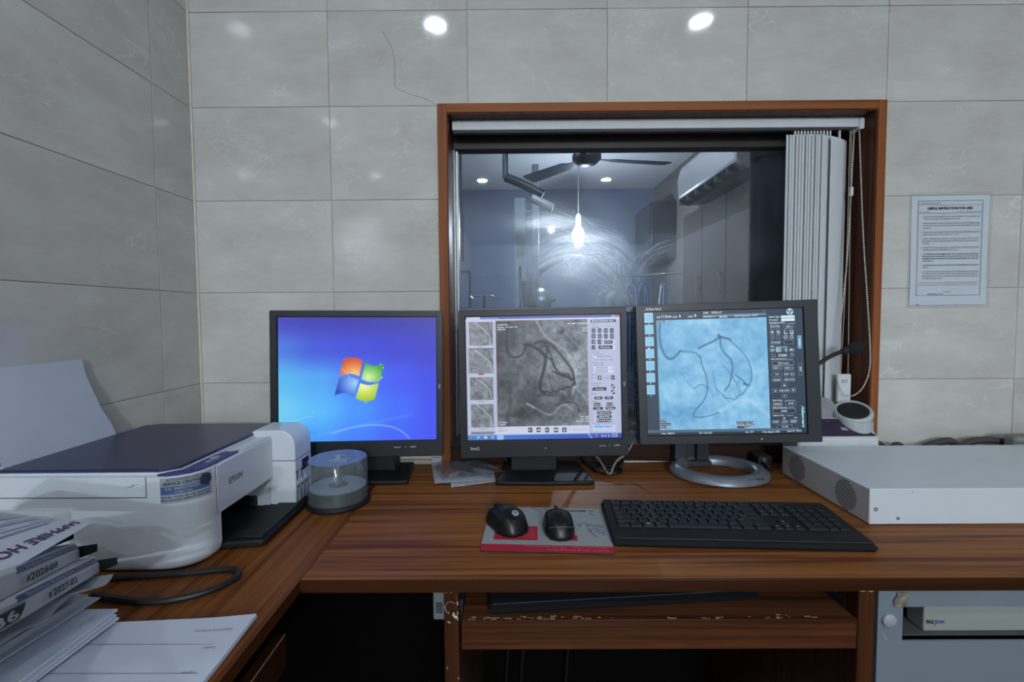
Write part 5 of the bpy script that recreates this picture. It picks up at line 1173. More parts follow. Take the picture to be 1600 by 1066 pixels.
# crumpled sheet under the boxes, and three long product boxes running down towards the printer
A = Vector((-.195, .27, -.105))
UL, UR, LR = Vector((-.583, .615, .8325)), Vector((-.563, .60, .8298)), Vector((-.5633, .60, .8182))
NUL, NLR = Vector((-.398, .345, .945)), Vector((-.386, .330, .9285))
cr_ = thing('crumpled_sheet', 'crumpled grey-white sheet trapped under the lowest product box', 'paper', (-.6, .5, DZ+.05))
b = MB()
def crump(u, v):
    p = Vector((-.392, .325, .918)).lerp(Vector((-.5475, .60, .8150)), v)
    q = Vector((-.54, .255, .905)).lerp(Vector((-.69, .56, .803)), v)
    return p.lerp(q, u)+Vector((.006*math.sin(9*v+3*u), 0, .0035*math.sin(13*v+5*u)-.002))
b.grid(crump, 8, 18, .0006); b.build('sheet', pm('crumpled_grey', S(178, 180, 186), .8), cr_, smooth=True)
b = MB(); b.hexa([(-.80, .30, DZ+.0535), (-.56, .30, DZ+.0535), (-.59, .59, DZ+.0385), (-.82, .60, DZ+.0385), (-.62, .20, .905), (-.42, .32, .902), (-.575, .585, .804), (-.70, .54, .800)])
b.build('folded_bulk', pm('folded_paper_grey', S(164, 164, 168), .85, var=.06), cr_, .004)
GRN = pm('dark_green_board', S(24, 50, 44), .5, var=.08); BXW = pm('box_white_card', S(200, 205, 206), .5, var=.02); NAV = pm('label_navy', S(58, 66, 96), .5); BLKI = pm('label_black_ink', S(40, 42, 48), .6)
dvec = Vector((-.075, -.052, .004))
def product_box(i, off, near_off, label, date, big):
    r = thing('product_box', label, 'box', tuple((UL+off+NUL+near_off)/2))
    ul, ur, lr = UL+off, UR+off, LR+off; nul, nlr = NUL+near_off, NLR+near_off; nur = nul+(ur-ul)*.42
    nul, nur, nlr = ul+(nul-ul)*1.4, ur+(nur-ur)*1.4, lr+(nlr-lr)*1.4
    ul2, lr2 = ul+dvec, lr+dvec; nul2, nlr2 = nul+dvec, nlr+dvec
    mb = MB(); far_ = [ul, ur, lr, lr2, ul2]; near = [nul, nur, nlr, nlr2, nul2]
    mb.add([tuple(p) for p in far_+near], [(0, 1, 2, 3, 4), (9, 8, 7, 6, 5)]+[(k, 5+k, 5+(k+1) % 5, (k+1) % 5) for k in range(5)]); mb.build('sleeve', BXW, r, .0008)
    g = Vector((.0235, .002, .0085)); e = (nul-ul).normalized()*.034; mb = MB(); ins = Vector((-.001, .0, -.0006))
    mb.hexa([tuple(p) for p in (lr+ins, lr+g, lr+g-e*.35+dvec*.2, lr-e*.35+dvec*.35, ur+ins, ur+g, ur+g-e*.5+dvec*.25, ul-e*.4+dvec*.25)]); mb.build('green_tray', GRN, r, .0008)
    # printed label on the two visible faces
    yax = None
    def face(a, b_, na, nb):   # u along the box from far to near, v from a-side down to b-side
        nrm = ((na-a).cross(b_-a)).normalized()
        if nrm.z < 0: nrm = -nrm
        if nrm.x < 0 and abs(nrm.z) < .3: nrm = -nrm
        return lambda u, v, o=.0008: (lambda u: a.lerp(na, u).lerp(b_.lerp(nb, u), v)+nrm*o)(u/1.4)
    F1 = face(ul, lr, nul, nlr)
    def strip(name, u0, u1, v0, v1, m): mb = MB(); mb.grid(lambda u, v: tuple(F1(u0+(u1-u0)*u, v0+(v1-v0)*v, .0012+.004*math.sin(PI*(v0+(v1-v0)*v))*(1-.3*u))), 8, 4, .0); return mb.build(name, m, r)
    def ftext(s_, u0, u1, v0, v1, m, bold=.015):
        vs_, fs_2 = glyphs(s_, bold); lo, hi = vs_.min(0), vs_.max(0); mb = MB()
        mb.add([tuple(F1(u0+(u1-u0)*(hi[0]-p[0]+.45*p[1])/(hi[0]-lo[0]), v1+(v0-v1)*(p[1])/.72, .0022+.004*math.sin(PI*max(0, min(1, (v1+(v0-v1)*p[1]/.72))))*(1-.3*(u0+(u1-u0)*(hi[0]-p[0])/(hi[0]-lo[0]))))) for p in vs_], fs_2); mb.build('lettering', m, r, kind='stuff')
    strip('label_band', .07, .96, .10, .36, NAV)
    ftext('Sirolimus Eluting Stent  2.75 x 36 mm', .10, .9, .15, .30, pm('label_band_ink', S(140, 150, 176), .5))
    if date:
        d0 = .40 if big else .49; ftext(date, d0, d0+(.27 if big else .34), .54, .82, BLKI, .03)
        mb = MB(); mb.grid(lambda u, v: tuple(F1(d0+.30+(0 if big else .07)+.025*u, .6+.2*v, .0050)), 3, 1); mb.build('hourglass_mark', BLKI, r)
    if big:
        strip('size_block', .92, 1.10, .45, .92, BLKI); ftext(big, .93, 1.08, .52, .86, pm('label_white_ink', S(196, 200, 204), .5), .03)
    return r
product_box(0, Vector((0, 0, 0)), Vector((0, 0, 0)), 'white product box marked 2027-02, lowest of three on the left pile', '2027-02', '36')
product_box(1, Vector((-.0265, 0, .019)), Vector((-.004, .006, .0212)), 'white product box marked 2026-08, between the other two boxes', '2026-08', None)
product_box(2, Vector((-.050, -.008, .0405)), Vector((-.045, .004, .030)), 'product box almost hidden under the letterhead sheet, topmost of three', None, None)
lh = thing('letterhead_sheet', 'printed letterhead sheet draped over the pile of boxes beside the printer', 'paper', (-.6, .5, .9))
ne, fe, fl_ = Vector((-.3985, .342, .9640)), Vector((-.570, .602, .8868)), Vector((-.80, .690, .862))
nl = ne+(fl_-fe)*1.05+Vector((-.02, 0, .034))
LHN = (fe-ne).cross(nl-ne).normalized(); LHN = LHN if LHN.z > 0 else -LHN
def lhp(u, v, o=0.0):      # u from the right edge leftwards, v from near to far
    p = ne.lerp(fe, v).lerp(nl.lerp(fl_, v), u)
    return p+Vector((0, 0, .004*math.sin(PI*v)*u))+LHN*o
b = MB(); b.grid(lambda u, v: tuple(lhp(u, v)), 12, 16, .0004); b.build('sheet', PAPER, lh, smooth=True)
b = MB()
def flap(u, v):      # far right corner is folded down
    base = lhp(.0+.09*(1-v)*0, .965+.035*v).lerp(lhp(.16, 1.0), v)
    tip = Vector((-.533, .602, .8775)).lerp(Vector((-.545, .618, .879)), v)
    return tuple(base.lerp(tip, u)+Vector((0, 0, .006*math.sin(PI*u)*(.6+.4*v))))
b.grid(flap, 10, 6, .0004); b.build('folded_corner', pm('folded_corner_grey', S(176, 184, 190), .7), lh, smooth=True)
def lhtext(mb, s_, u, v0, v1, h, bold):
    """runs from far (v1) to near (v0); tops towards the right edge"""
    vs_, fs_2 = glyphs(s_, bold); lo, hi = vs_.min(0), vs_.max(0)
    mb.add([tuple(lhp(u-h*p[1]/.72, v1+(v0-v1)*(p[0]-lo[0])/(hi[0]-lo[0]), .0012)) for p in vs_], fs_2)
b = MB(); lhtext(b, 'SAPPHIRE HOSPITALS', .150, -.38, .93, .070, .02); b.build('heading', pm('heading_maroon', S(84, 50, 84), .7), lh, kind='stuff')
b = MB()
for k, (u, v0, v1) in enumerate(((.27, 0, .78), (.33, .25, .92), (.42, .05, .9), (.45, .1, .85), (.55, 0, .8), (.58, .2, .9), (.66, .1, .85), (.75, .0, .8), (.80, .2, .9), (.9, .1, .8))):
    b.grid(lambda a, c: tuple(lhp(u+.008*a, v0+(v1-v0)*c, .0011)), 1, 10)
for k, u in enumerate((.30, .38, .50, .62, .71, .85)): lhtext(b, ('Multi Super Speciality Hospital, Cath Lab Department', 'Patient Name :                     Age / Sex :        Date :', 'Referring Doctor :               Procedure :', 'Coronary Angiography Report', 'Left main coronary artery normal', 'Right coronary artery dominant')[k], u, .1+.02*k, .9, .022, .0)
b.build('print', pm('form_ink', S(104, 110, 128), .8), lh, kind='stuff')
# cable loop coming from under the printer
cb = tag(MB().tube([(-.665, .690, DZ+.006), (-.60, .694, DZ+.006), (-.52, .703, DZ+.006), (-.47, .712, DZ+.007), (-.447, .711, DZ+.007), (-.435, .700, DZ+.006), (-.435, .684, DZ+.006), (-.452, .655, DZ+.006), (-.49, .634, DZ+.006), (-.53, .630, DZ+.006), (-.57, .637, DZ+.006), (-.62, .648, DZ+.006)], .0048, 8, smooth=2).build('printer_cable', CABLE, smooth=True),
         'black cable looping out from under the printer onto the left desk', 'cable')

# ------------------------------------------------------------------ disc spindle
SPX, SPY = -.3885, .989
sd = thing('disc_spindle', 'clear spindle tub half full of discs beside the printer', 'disc tub', (SPX, SPY, DZ))
Ms = Matrix.Translation((SPX, SPY, DZ))
b = MB(); b.lathe([(.02, .0005), (.066, .0005), (.0675, .003), (.067, .008), (.064, .011), (.0, .011)], 48, Ms); b.build('base', BLACK, sd, smooth=True)
b = MB()
for k in range(20):
    z = .0115+k*.00135; b.lathe([(.009, z), (.0598, z), (.0598, z+.0011), (.009, z+.0011)], 40, Ms, cap=False)
b.build('disc_stack', pm('disc_edge_grey', S(44, 53, 52), .3, var=.05), sd, kind='stuff')
b = MB(); b.lathe([(.0078, .0392), (.0598, .0392), (.0598, .0397), (.0078, .0397)], 48, Ms, cap=False); b.build('top_disc', pm('disc_label_grey', S(140, 150, 152), .35), sd)
b = MB(); b.lathe([(.0205, .0402), (.0205, .0406), (.0076, .0408), (.0072, .085), (.0058, .088), (.0, .089)], 24, Ms); b.build('post', pm('post_grey_plastic', S(66, 73, 80), .3), sd, smooth=True)
TUB = clear_mat('clear_tub_plastic', (.93, .96, .97), .05, .10, (.62, .68, .72), .08)
TUBT = clear_mat('clear_tub_lid', (.86, .88, .94), .10, .34, (.48, .52, .70), .12)
b = MB(); b.lathe([(.0625, .0115), (.0625, .098), (.0605, .1005)], 56, Ms, cap=False); cov = b.build('cover', TUB, sd, smooth=True)
b = MB(); b.lathe([(.0605, .1005), (.017, .1005), (.0165, .0985), (.006, .0985), (.0, .0985)], 56, Ms, cap=False); b.build('cover_top', TUBT, cov, smooth=True)
b = MB(); b.lathe([(.0165, .1006), (.0178, .1012), (.0185, .1006)], 40, Ms, cap=False); b.lathe([(.0062, .099), (.0072, .1012), (.0085, .099)], 30, Ms, cap=False); b.build('cover_boss', pm('boss_frosted', S(150, 156, 166), .3), cov, smooth=True)

# ------------------------------------------------------------------ plastic sleeves between the left and middle monitors
SLV = clear_mat('sleeve_plastic', (.93, .94, .96), .12, .12, (.62, .66, .74), .12)
SLV2 = clear_mat('sleeve_plastic_milky', (.9, .92, .95), .10, .62, (.62, .66, .74), .2)
PICS = [pm('insert_coral', S(206, 112, 72), .5), pm('insert_mauve', S(112, 90, 118), .5), pm('insert_white', S(176, 182, 196), .6)]
for i, (nm, P, zz, mt) in enumerate((
    ('bottom milky plastic disc sleeve, sticking out in front of the pile', [(-.150, 1.068), (-.045, 1.105), (-.055, 1.19), (-.165, 1.16)], .0026, SLV2),
    ('middle plastic disc sleeve, its pale edge along the left of the pile', [(-.192, 1.085), (-.062, 1.112), (-.075, 1.225), (-.222, 1.212)], .0058, SLV2),
    ('top crinkled clear sleeve with a coral and mauve insert, leftmost on the pile', [(-.178, 1.098), (-.020, 1.140), (-.098, 1.232), (-.226, 1.222)], .0125, SLV))):
    s_ = thing('disc_sleeve', nm, 'sleeve', ((P[0][0]+P[2][0])/2, (P[0][1]+P[2][1])/2, DZ+zz-.002), group=None)
    amp = .0028 if i == 2 else .0006
    b = quad_slab([(x, y, DZ+zz) for x, y in P], .0012 if i < 2 else .0003, 14, 14, lambda u, v: (0, 0, amp*(math.sin(17*u+5*v)+math.sin(11*v-9*u*v))*.5+(.002*u*(1-v) if i == 2 else 0))); b.build('film', mt, s_, smooth=True)
    a_, b__, c_, d_ = [Vector((x, y, DZ+zz-.0016-(.0024 if i == 2 else 0))) for x, y in P]
    def at_(u, v): return a_.lerp(b__, u).lerp(d_.lerp(c_, u), v)
    if i == 2:
        b = MB(); b.add([tuple(at_(u, v)) for u, v in ((.10, .30), (.30, .12), (.34, .95), (.10, .96))], [(0, 1, 2, 3)]); b.build('coral_insert', PICS[0], s_)
        b = MB(); b.add([tuple(at_(u, v)) for u, v in ((.30, .12), (.86, .16), (.80, .95), (.34, .95))], [(0, 1, 2, 3)]); b.build('mauve_insert', PICS[1], s_)
    else:
        b = MB(); b.add([tuple(at_(u, v)) for u, v in ((.06, .06), (.94, .06), (.94, .94), (.06, .94))], [(0, 1, 2, 3)]); b.build('paper_insert', PICS[2], s_)

# ------------------------------------------------------------------ mouse mat and two mice
mp_ = thing('mouse_mat', 'worn grey and red mouse mat printed upside down, under both mice', 'mouse mat', (.062, .86, DZ), math.radians(-3.2))
PADM = pm('mat_grey_print', S(150, 156, 158), .8, var=.06, scale=20); PADR = pm('mat_red', S(170, 26, 48), .75, var=.05)
MW, MH, MT = .236, .182, .0026
b = MB(); b.prism(rrect(-MW/2, MW/2, -MH/2, MH/2, .008, 4), .0004, MT-.0006, 'Z'); b.build('rubber', pm('mat_rubber', S(40, 40, 44), .9), mp_, local=True)
b = MB(); b.prism(rrect(-MW/2+.0006, MW/2-.0006, -MH/2+.024, MH/2-.0006, (0, 0, .008, .008), 4), MT-.0008, MT, 'Z'); b.build('cloth_top', PADM, mp_, local=True)
b = MB(); edge = [(-MW/2+.0006, -MH/2+.0238), (-MW/2+.0006, -MH/2+.008), (-MW/2+.004, -MH/2+.001)]+[(-MW/2+.02+k*.0215, -MH/2+.0008+.0012*((k*7) % 3)*.6) for k in range(10)]+[(MW/2-.004, -MH/2+.001), (MW/2-.0006, -MH/2+.008), (MW/2-.0006, -MH/2+.0238)]
b.prism(edge, MT-.0008, MT, 'Z'); b.build('red_band', PADR, mp_, local=True)
b = MB(); b.box(-.0975, -.0165, -MH/2+.040, -MH/2+.094, MT-.0004, MT+.0002); b.build('red_panel', PADR, mp_, local=True)
b = MB(); b.box(.005, .056, -MH/2+.042, -MH/2+.062, MT-.0004, MT+.0002); b.build('red_panel', PADR, mp_, local=True)
UP_ = Matrix.Translation((0, 0, MT+.0004)) @ Matrix.Rotation(PI, 4, 'Z')
b = MB(); text(b, 'BIOTRONIK', UP_, -.083, -.0795, h=.0062, wd=.062, bold=.04); b.build('maker_name', INK, mp_, local=True, kind='stuff')
b = MB(); n = 20
b.add([(.094+.0042*math.cos(2*PI*i/n), .0765+.0042*math.sin(2*PI*i/n), MT+.0003) for i in range(n)]+[(.094+.0028*math.cos(2*PI*i/n), .0765+.0028*math.sin(2*PI*i/n), MT+.0003) for i in range(n)], [(i, (i+1) % n, n+(i+1) % n, n+i) for i in range(n)])
b.build('maker_emblem', INK, mp_, local=True)
b = MB(); PNK = pm('mat_pink_print', S(206, 110, 126), .8)
text(b, 'Orsiro  Drug Eluting Stent', UP_, -.107, .0805, h=.0062, wd=.108, bold=.01); text(b, 'Ultrathin Struts.  Highly Deliverable', UP_, -.105, .0705, h=.0052, wd=.145, bold=.005)
for k, w_ in enumerate((.022, .030, .026, .034, .030)): b.box(-.022-w_, -.022, -MH/2+.050+k*.008, -MH/2+.0506+k*.008, MT+.0002, MT+.0004)
b.build('print', PNK, mp_, local=True, kind='stuff')
b = MB(); z = MT+.0005
for pts in ([(.064, .012), (.068, .020), (.100, .012), (.112, .011)], [(.064, .012), (.066, .003)], [(.078, .006), (.080, .012), (.110, .004)], [(.0825, -.010), (.088, .001), (.112, -.012)], [(.0825, -.010), (.087, -.022), (.093, -.036)], [(.0825, -.010), (.078, .006)], [(.092, -.012), (.110, -.020), (.105, -.026)],
            [(-.03, .086), (-.012, .074)], [(.088, .066), (.1, .058)], [(-.002, .083), (.008, .07)]):
    b.tube([(x, y, z) for x, y in pts], .0004, 4)
for x, y in ((.064, .012), (.0825, -.010)): b.lathe([(.002, z-.0003), (.0, z+.0002)], 8, Matrix.Translation((x, y, 0)))
b.build('scribble', pm('ball_pen_ink', S(44, 48, 84), .7), mp_, local=True, kind='stuff')
def mouse_mesh(L_, W_, H_, fn_w, fn_h, pw=2.6, n=40, m=12):
    """dome over an egg shaped footprint; y forward"""
    vs_ = []; fs = []
    for j in range(m+1):
        t = j/m
        for i in range(n):
            a = 2*PI*i/n; c, s_ = math.cos(a), math.sin(a)
            e = 2/pw; x = abs(c)**e*math.copysign(1, c); y = abs(s_)**e*math.copysign(1, s_)
            r = math.sin(t*PI/2)**.62 if t > 0 else 0
            yy = y*r; xx = x*r*fn_w(yy)
            k = (1-r**2.6)**.55 if r < 1 else 0
            vs_.append((xx*W_/2, yy*L_/2, .004+(H_*fn_h(yy)-.004)*k*.72+(.28*(H_*fn_h(yy)-.004) if r < .999 else 0)*min(1, (1-r)*6)))
    for j in range(m):
        for i in range(n):
            i2 = (i+1) % n; fs.append((j*n+i, (j+1)*n+i, (j+1)*n+i2, j*n+i2) if j else (0, n+i, n+i2))
    k = len(vs_); vs_ += [(x*.97, y*.97, .0004) for x, y, z in vs_[m*n:(m+1)*n]]
    for i in range(n): fs.append((m*n+i, k+i, k+(i+1) % n, m*n+(i+1) % n))
    fs.append(tuple(k+i for i in range(n)))
    return MB().add(vs_, fs)
MSB = pm('mouse_black', S(18, 19, 22), .34, var=.08, scale=60, spec=.35)
def mouse(label, x, y, rz, L_, W_, H_, fw, fh):
    r = thing('computer_mouse', label, 'mouse', (x, y, DZ+MT), rz)
    mouse_mesh(L_, W_, H_, fw, fh).build('shell', MSB, r, smooth=True, local=True); return r
ms1 = mouse('black mouse with a round silver badge, left one on the mat', -.0155, .868, math.radians(33), .104, .069, .040, lambda y: 1.0-.14*max(0, y)-.05*max(0, -y)-.10*math.exp(-((y-.1)/.35)**2), lambda y: 1-.30*max(0, y)-.22*max(0, -y)**2)
b = MB(); b.lathe([(.0, -.0035), (.011, -.0035), (.011, .0035), (.0, .0035)], 20, Matrix.Translation((0, .030, .0235)) @ Matrix.Rotation(PI/2, 4, 'Y')); b.build('scroll_wheel', BLACKM, ms1, smooth=True, local=True)
b = MB(); b.tube([(0, .014, .0372), (0, .024, .0345)], .0006, 4); b.tube([(0, .040, .0285), (0, .0505, .018)], .0006, 4); b.build('button_seam', DARK, ms1, local=True)
Mb = Matrix.Translation((.003, -.028, .0352)) @ Matrix.Rotation(math.radians(-30), 4, 'Z') @ Matrix.Rotation(math.radians(17), 4, 'X') @ Matrix.Rotation(math.radians(7), 4, 'Y')
b = MB(); b.lathe([(.0, -.002), (.0068, -.002), (.0066, .0006), (.0, .0006)], 24, Mb); bg_ = b.build('badge', pm('badge_silver', S(176, 182, 190), .3, metal=.2), ms1, local=True)
b = MB(); text(b, 'hp', Mb @ Matrix.Translation((0, -.0018, .0009)), 0, 0, h=.0066, wd=.0076, bold=.01, shear=.3, center=True); lt = b.build('badge_lettering', INK, ms1, local=True, kind='stuff')
lt.parent = bg_; lt.location = lt.location-bg_.location
ms2 = mouse('plain black mouse facing away, right one on the mat', .0845, .853, math.radians(2), .098, .060, .037, lambda y: 1.0-.16*max(0, y)**2-.06*max(0, -y)**2, lambda y: 1-.28*max(0, y)-.15*max(0, -y)**2)
b = MB(); b.lathe([(.0, -.003), (.0105, -.003), (.0105, .003), (.0, .003)], 20, Matrix.Translation((0, .028, .0222)) @ Matrix.Rotation(PI/2, 4, 'Y')); b.build('scroll_wheel', BLACKM, ms2, smooth=True, local=True)
b = MB(); b.lathe([(.0042, .0), (.005, .0004), (.0058, .0)], 24, Matrix.Translation((0, -.010, .0368)), cap=False); b.build('embossed_ring', BLACK, ms2, local=True)
b = MB(); b.tube([(-.022, -.036, .0205), (-.012, -.0405, .0235), (0, -.042, .0245), (.012, -.0405, .0235), (.022, -.036, .0205)], .0007, 5, smooth=2); b.build('shell_seam', pm('seam_gloss_grey', S(90, 92, 98), .25), ms2, local=True)

# ------------------------------------------------------------------ keyboards
KEYM = pm('key_black', S(22, 25, 31), .62, var=.06, scale=50, spec=.35); LEG = pm('key_legend', S(120, 126, 134), .6)
KMESH = {}
def key_mesh(w_, d_):
    k = (round(w_, 4), round(d_, 4))
    if k not in KMESH:
        x, y, h = w_/2, d_/2, .0062; e = .0016
        me = bpy.data.meshes.new('key')
        me.from_pydata([(-x, -y, 0), (x, -y, 0), (x, y, 0), (-x, y, 0), (-x, -y, h*.6), (x, -y, h*.6), (x, y, h*.6), (-x, y, h*.6), (-x+e, -y+e, h), (x-e, -y+e, h), (x-e, y-e*.6, h), (-x+e, y-e*.6, h)], [],
                       [(0, 3, 2, 1), (8, 9, 10, 11)]+[(i, (i+1) % 4, 4+(i+1) % 4, 4+i) for i in range(4)]+[(4+i, 4+(i+1) % 4, 8+(i+1) % 4, 8+i) for i in range(4)])
        me.materials.append(KEYM); KMESH[k] = me
    return KMESH[k]
KW, KD = .455, .162
def keyboard(label, loc, rz):
    r = thing('keyboard', label, 'keyboard', loc, rz)
    SL_ = .0085/KD
    zt = lambda y: .0125+(y+KD/2)*SL_
    b = MB(); o = rrect(-KW/2, KW/2, -KD/2, KD/2, .009, 5); n = len(o)
    i2 = rrect(-KW/2+.004, KW/2-.004, -KD/2+.012, KD/2-.003, .006, 5)
    vs_ = [(x*.99, y*.97, .0006) for x, y in o]+[(x, y, .006+(y+KD/2)*SL_*.8) for x, y in o]+[(x, y, zt(y)) for x, y in i2]
    fs = [tuple(reversed(range(n))), tuple(range(2*n, 3*n))]+[(q_*n+i, q_*n+(i+1) % n, (q_+1)*n+(i+1) % n, (q_+1)*n+i) for q_ in range(2) for i in range(n)]
    b.add(vs_, fs); b.build('case', BLACK, r, smooth=True, local=True)
    u = .01865; xs = -KW/2+.0165; d = .0178; top = KD/2-.0185
    lg = MB()
    def K(x, row_y, w_, dd=d, s_=None):
        o = bpy.data.objects.new('key', key_mesh(w_*u-.0022, dd-.0020)); COL.objects.link(o); o.parent = r
        cx, cy = xs+(x+w_/2)*u, row_y; o.location = (cx, cy, zt(cy)-.0022); o.rotation_euler = (math.atan(SL_), 0, 0)
        if s_: text(lg, s_, Matrix.Translation((cx-(w_*u)/2+.0042, cy+.0012, zt(cy)+.0043)) @ Matrix.Rotation(math.atan(SL_), 4, 'X'), 0, 0, h=.0034, bold=.01)
    y = top; fd = .0125
    for i, s_ in enumerate(['Esc', 'F1', 'F2', 'F3', 'F4', 'F5', 'F6', 'F7', 'F8', 'F9', 'F10', 'F11', 'F12']): K(i*1.153, y, 1.15, fd, s_)
    for i in range(3): K(15.25+i, y, 1, fd, '-')
    y -= .0178
    for i, s_ in enumerate('`1234567890-='): K(i, y, 1, d, s_)
    K(13, y, 2, d, 'Back')
    for i, s_ in enumerate(('Ins', 'Hm', 'Up')): K(15.25+i, y, 1, d, s_)
    for i, s_ in enumerate('N/*-'): K(18.5+i, y, 1, d, s_)
    y -= d; K(0, y, 1.5, d, 'Tab')
    for i, s_ in enumerate('QWERTYUIOP[]'): K(1.5+i, y, 1, d, s_)
    K(13.5, y, 1.5, d, '\\')
    for i, s_ in enumerate(('Del', 'End', 'Dn')): K(15.25+i, y, 1, d, s_)
    for i, s_ in enumerate('789'): K(18.5+i, y, 1, d, s_)
    K(21.5, y-d/2, 1, 2*d, '+')
    y -= d; K(0, y, 1.75, d, 'Caps')
    for i, s_ in enumerate("ASDFGHJKL;'"): K(1.75+i, y, 1, d, s_)
    K(12.75, y, 2.25, d, 'Enter')
    for i, s_ in enumerate('456'): K(18.5+i, y, 1, d, s_)
    y -= d; K(0, y, 2.25, d, 'Shift')
    for i, s_ in enumerate('ZXCVBNM,./'): K(2.25+i, y, 1, d, s_)
    K(12.25, y, 2.75, d, 'Shift'); K(16.25, y, 1, d, None)
    for i, s_ in enumerate('123'): K(18.5+i, y, 1, d, s_)
    K(21.5, y-d/2, 1, 2*d, 'Ent')
    ya = y; y -= d
    for x, w_, s_ in ((0, 1.25, 'Ctrl'), (1.25, 1.25, 'Fn'), (2.5, 1.25, None), (3.75, 1.25, 'Alt'), (5, 6, None), (11, 1.25, 'Alt'), (12.25, 1.25, 'Fn'), (13.5, 1.5, 'Ctrl'), (15.25, 1, None), (16.25, 1, None), (17.25, 1, None), (18.5, 2, '0'), (20.5, 1, '.')): K(x, y, w_, d, s_)
    S45 = Matrix.Rotation(math.atan(SL_), 4, 'X')
    cx = xs+3.1*u; O = Matrix.Translation((cx, y, zt(y)+.0043)) @ S45
    for i in (0, 1):
        for j in (0, 1): lg.box(-.003+i*.0033, -.0002+i*.0033, -.003+j*.0033, -.0002+j*.0033, 0, .0001, O)
    for x, yy, a in ((15.75, y, PI/2), (16.75, ya, 0), (16.75, y, PI), (17.75, y, -PI/2)):
        O = Matrix.Translation((xs+x*u, yy, zt(yy)+.0043)) @ S45 @ Matrix.Rotation(a, 4, 'Z'); lg.add([(-.003, -.002, 0), (.003, -.002, 0), (0, .003, 0)], [(0, 1, 2)], O)
    lg.build('key_legends', LEG, r, local=True, kind='stuff')
    b = MB(); b.tube([(-KW/2+.008, -KD/2+.010, .0128), (KW/2-.008, -KD/2+.010, .0128)], .0009, 6); b.build('front_trim', pm('trim_gloss', S(60, 64, 72), .2), r, local=True)
    return r
kb = keyboard('black full size keyboard lying on the desk right of the mouse mat', (.4065, .8580, DZ), math.radians(-2.9))
kb2 = copy_tree(kb); kb2.location = (.178, .802, .6842); kb2.rotation_euler = (0, 0, math.radians(4.8))
tag(kb2, 'second black keyboard tucked in the sliding tray under the desk edge', 'keyboard')

# ------------------------------------------------------------------ white rack unit on the right
ru = thing('rack_unit', 'flat white metal equipment box with round slotted vents, on the right of the desk', 'equipment box', (.93, 1.012, DZ))
RUM = pm('white_powder_coat', S(206, 213, 220), .34, var=.02, scale=10)
bx0, bx1, by0, by1, bz0, bz1 = .6905, 1.37, .8705, 1.157, DZ+.001, .8215
b = MB(); b.box(bx0+.0012, bx1, by0, by1, bz0, bz1); b.build('casing', RUM, ru, .0012)
RUS = pm('side_coat', S(186, 184, 182), .4, var=.02)
b = MB(); b.box(bx0, bx0+.0016, by0+.001, by1-.001, bz0+.001, bz1-.0012); b.build('side_plate', RUS, ru, .0005)
VS = pm('vent_slot_dark', S(28, 27, 27), .7)
for cy in (.9345, 1.096):
    for k in range(13):
        z = .7845-.0288+k*.0048; hw = math.sqrt(max(0, .0305**2-(z-.7845)**2))
        b = MB(); b.box(bx0-.0003, bx0+.0006, cy-hw, cy+hw, z-.0009, z+.0009); b.build('vent_slot', VS, ru)
for x, z, c, rr in ((.703, .7806, S(120, 92, 60), .0034), (.7465, .7625, S(46, 48, 52), .0026)):
    b = MB(); b.lathe([(rr*1.25, 0), (rr*1.1, .0006), (rr*.7, .0006), (rr*.6, -.001), (0, -.001)], 16, Matrix.Translation((x, by0, z)) @ Matrix.Rotation(PI/2, 4, 'X')); b.build('screw_hole', pm('screw_%d' % int(c[0]*1000), c, .4, metal=.4), ru)
b = MB(); b.prism([(.772, .8125), (.7735, .8125), (.7755, .8175), (.774, .8178)], by0-.0002, by0+.001, 'Y'); b.build('scratch', pm('scratch_grey', S(150, 154, 158), .6), ru)

# ------------------------------------------------------------------ intercom console behind it
ic = thing('intercom_console', 'white intercom console with a purple sloping panel, round speaker and gooseneck microphone', 'intercom', (.88, 1.20, DZ))
ICW = pm('console_white', S(200, 202, 204), .4, var=.02)
b = MB(); b.prism([(1.163, DZ+.001), (1.236, DZ+.001), (1.236, .880), (1.212, .878), (1.168, .842), (1.163, .838)], .735, .9445, 'X'); b.build('body', ICW, ic, .006, 3)
pu = pm('console_purple', S(50, 41, 66), .4)
def slope(x, t, o=.0012): return (x, 1.1665+(1.212-1.1665)*t-o*.6, .8425+(.8785-.8425)*t+o)
b = MB(); b.add([slope(.74, .02), slope(.938, .02), slope(.905, .80), slope(.86, .98), slope(.74, .98)], [(0, 1, 2, 3, 4)]); b.add([slope(.74, .02, .0), slope(.938, .02, .0), slope(.905, .80, .0), slope(.86, .98, .0), slope(.74, .98, .0)], [(4, 3, 2, 1, 0)]); pn = b.build('panel', pu, ic)
for x in (.868, .903):
    b = MB(); b.add([slope(x-.008, .30, .002), slope(x+.008, .30, .002), slope(x+.004, .46, .002), slope(x-.011, .46, .002)], [(0, 1, 2, 3)]); b.build('panel_button', pm('panel_button_grey', S(150, 148, 160), .4), pn)
b = MB()
for x in (.845, .88): b.box(x-.004, x+.004, -.0006, .0006, 0, .0002, Matrix.Translation(slope(x, .6, .002)))
text(b, 'Talk', rot_frame(slope(.83, .85, .0022), (1, 0, 0), (0, .784, .62), (0, -.62, .784)), 0, -.003, h=.004); b.build('panel_print', pm('panel_print', S(150, 146, 170), .5), pn, kind='stuff')
SPK = Matrix.Translation((.9085, 1.2115, .9015)) @ Matrix.Rotation(math.radians(-17), 4, 'Y') @ Matrix.Rotation(math.radians(24), 4, 'X') @ Matrix.Scale(.92, 4)
b = MB(); b.lathe([(.0435, 0), (.0435, .040)], 40, Matrix.Translation((.9125, 1.2145, .8365)))
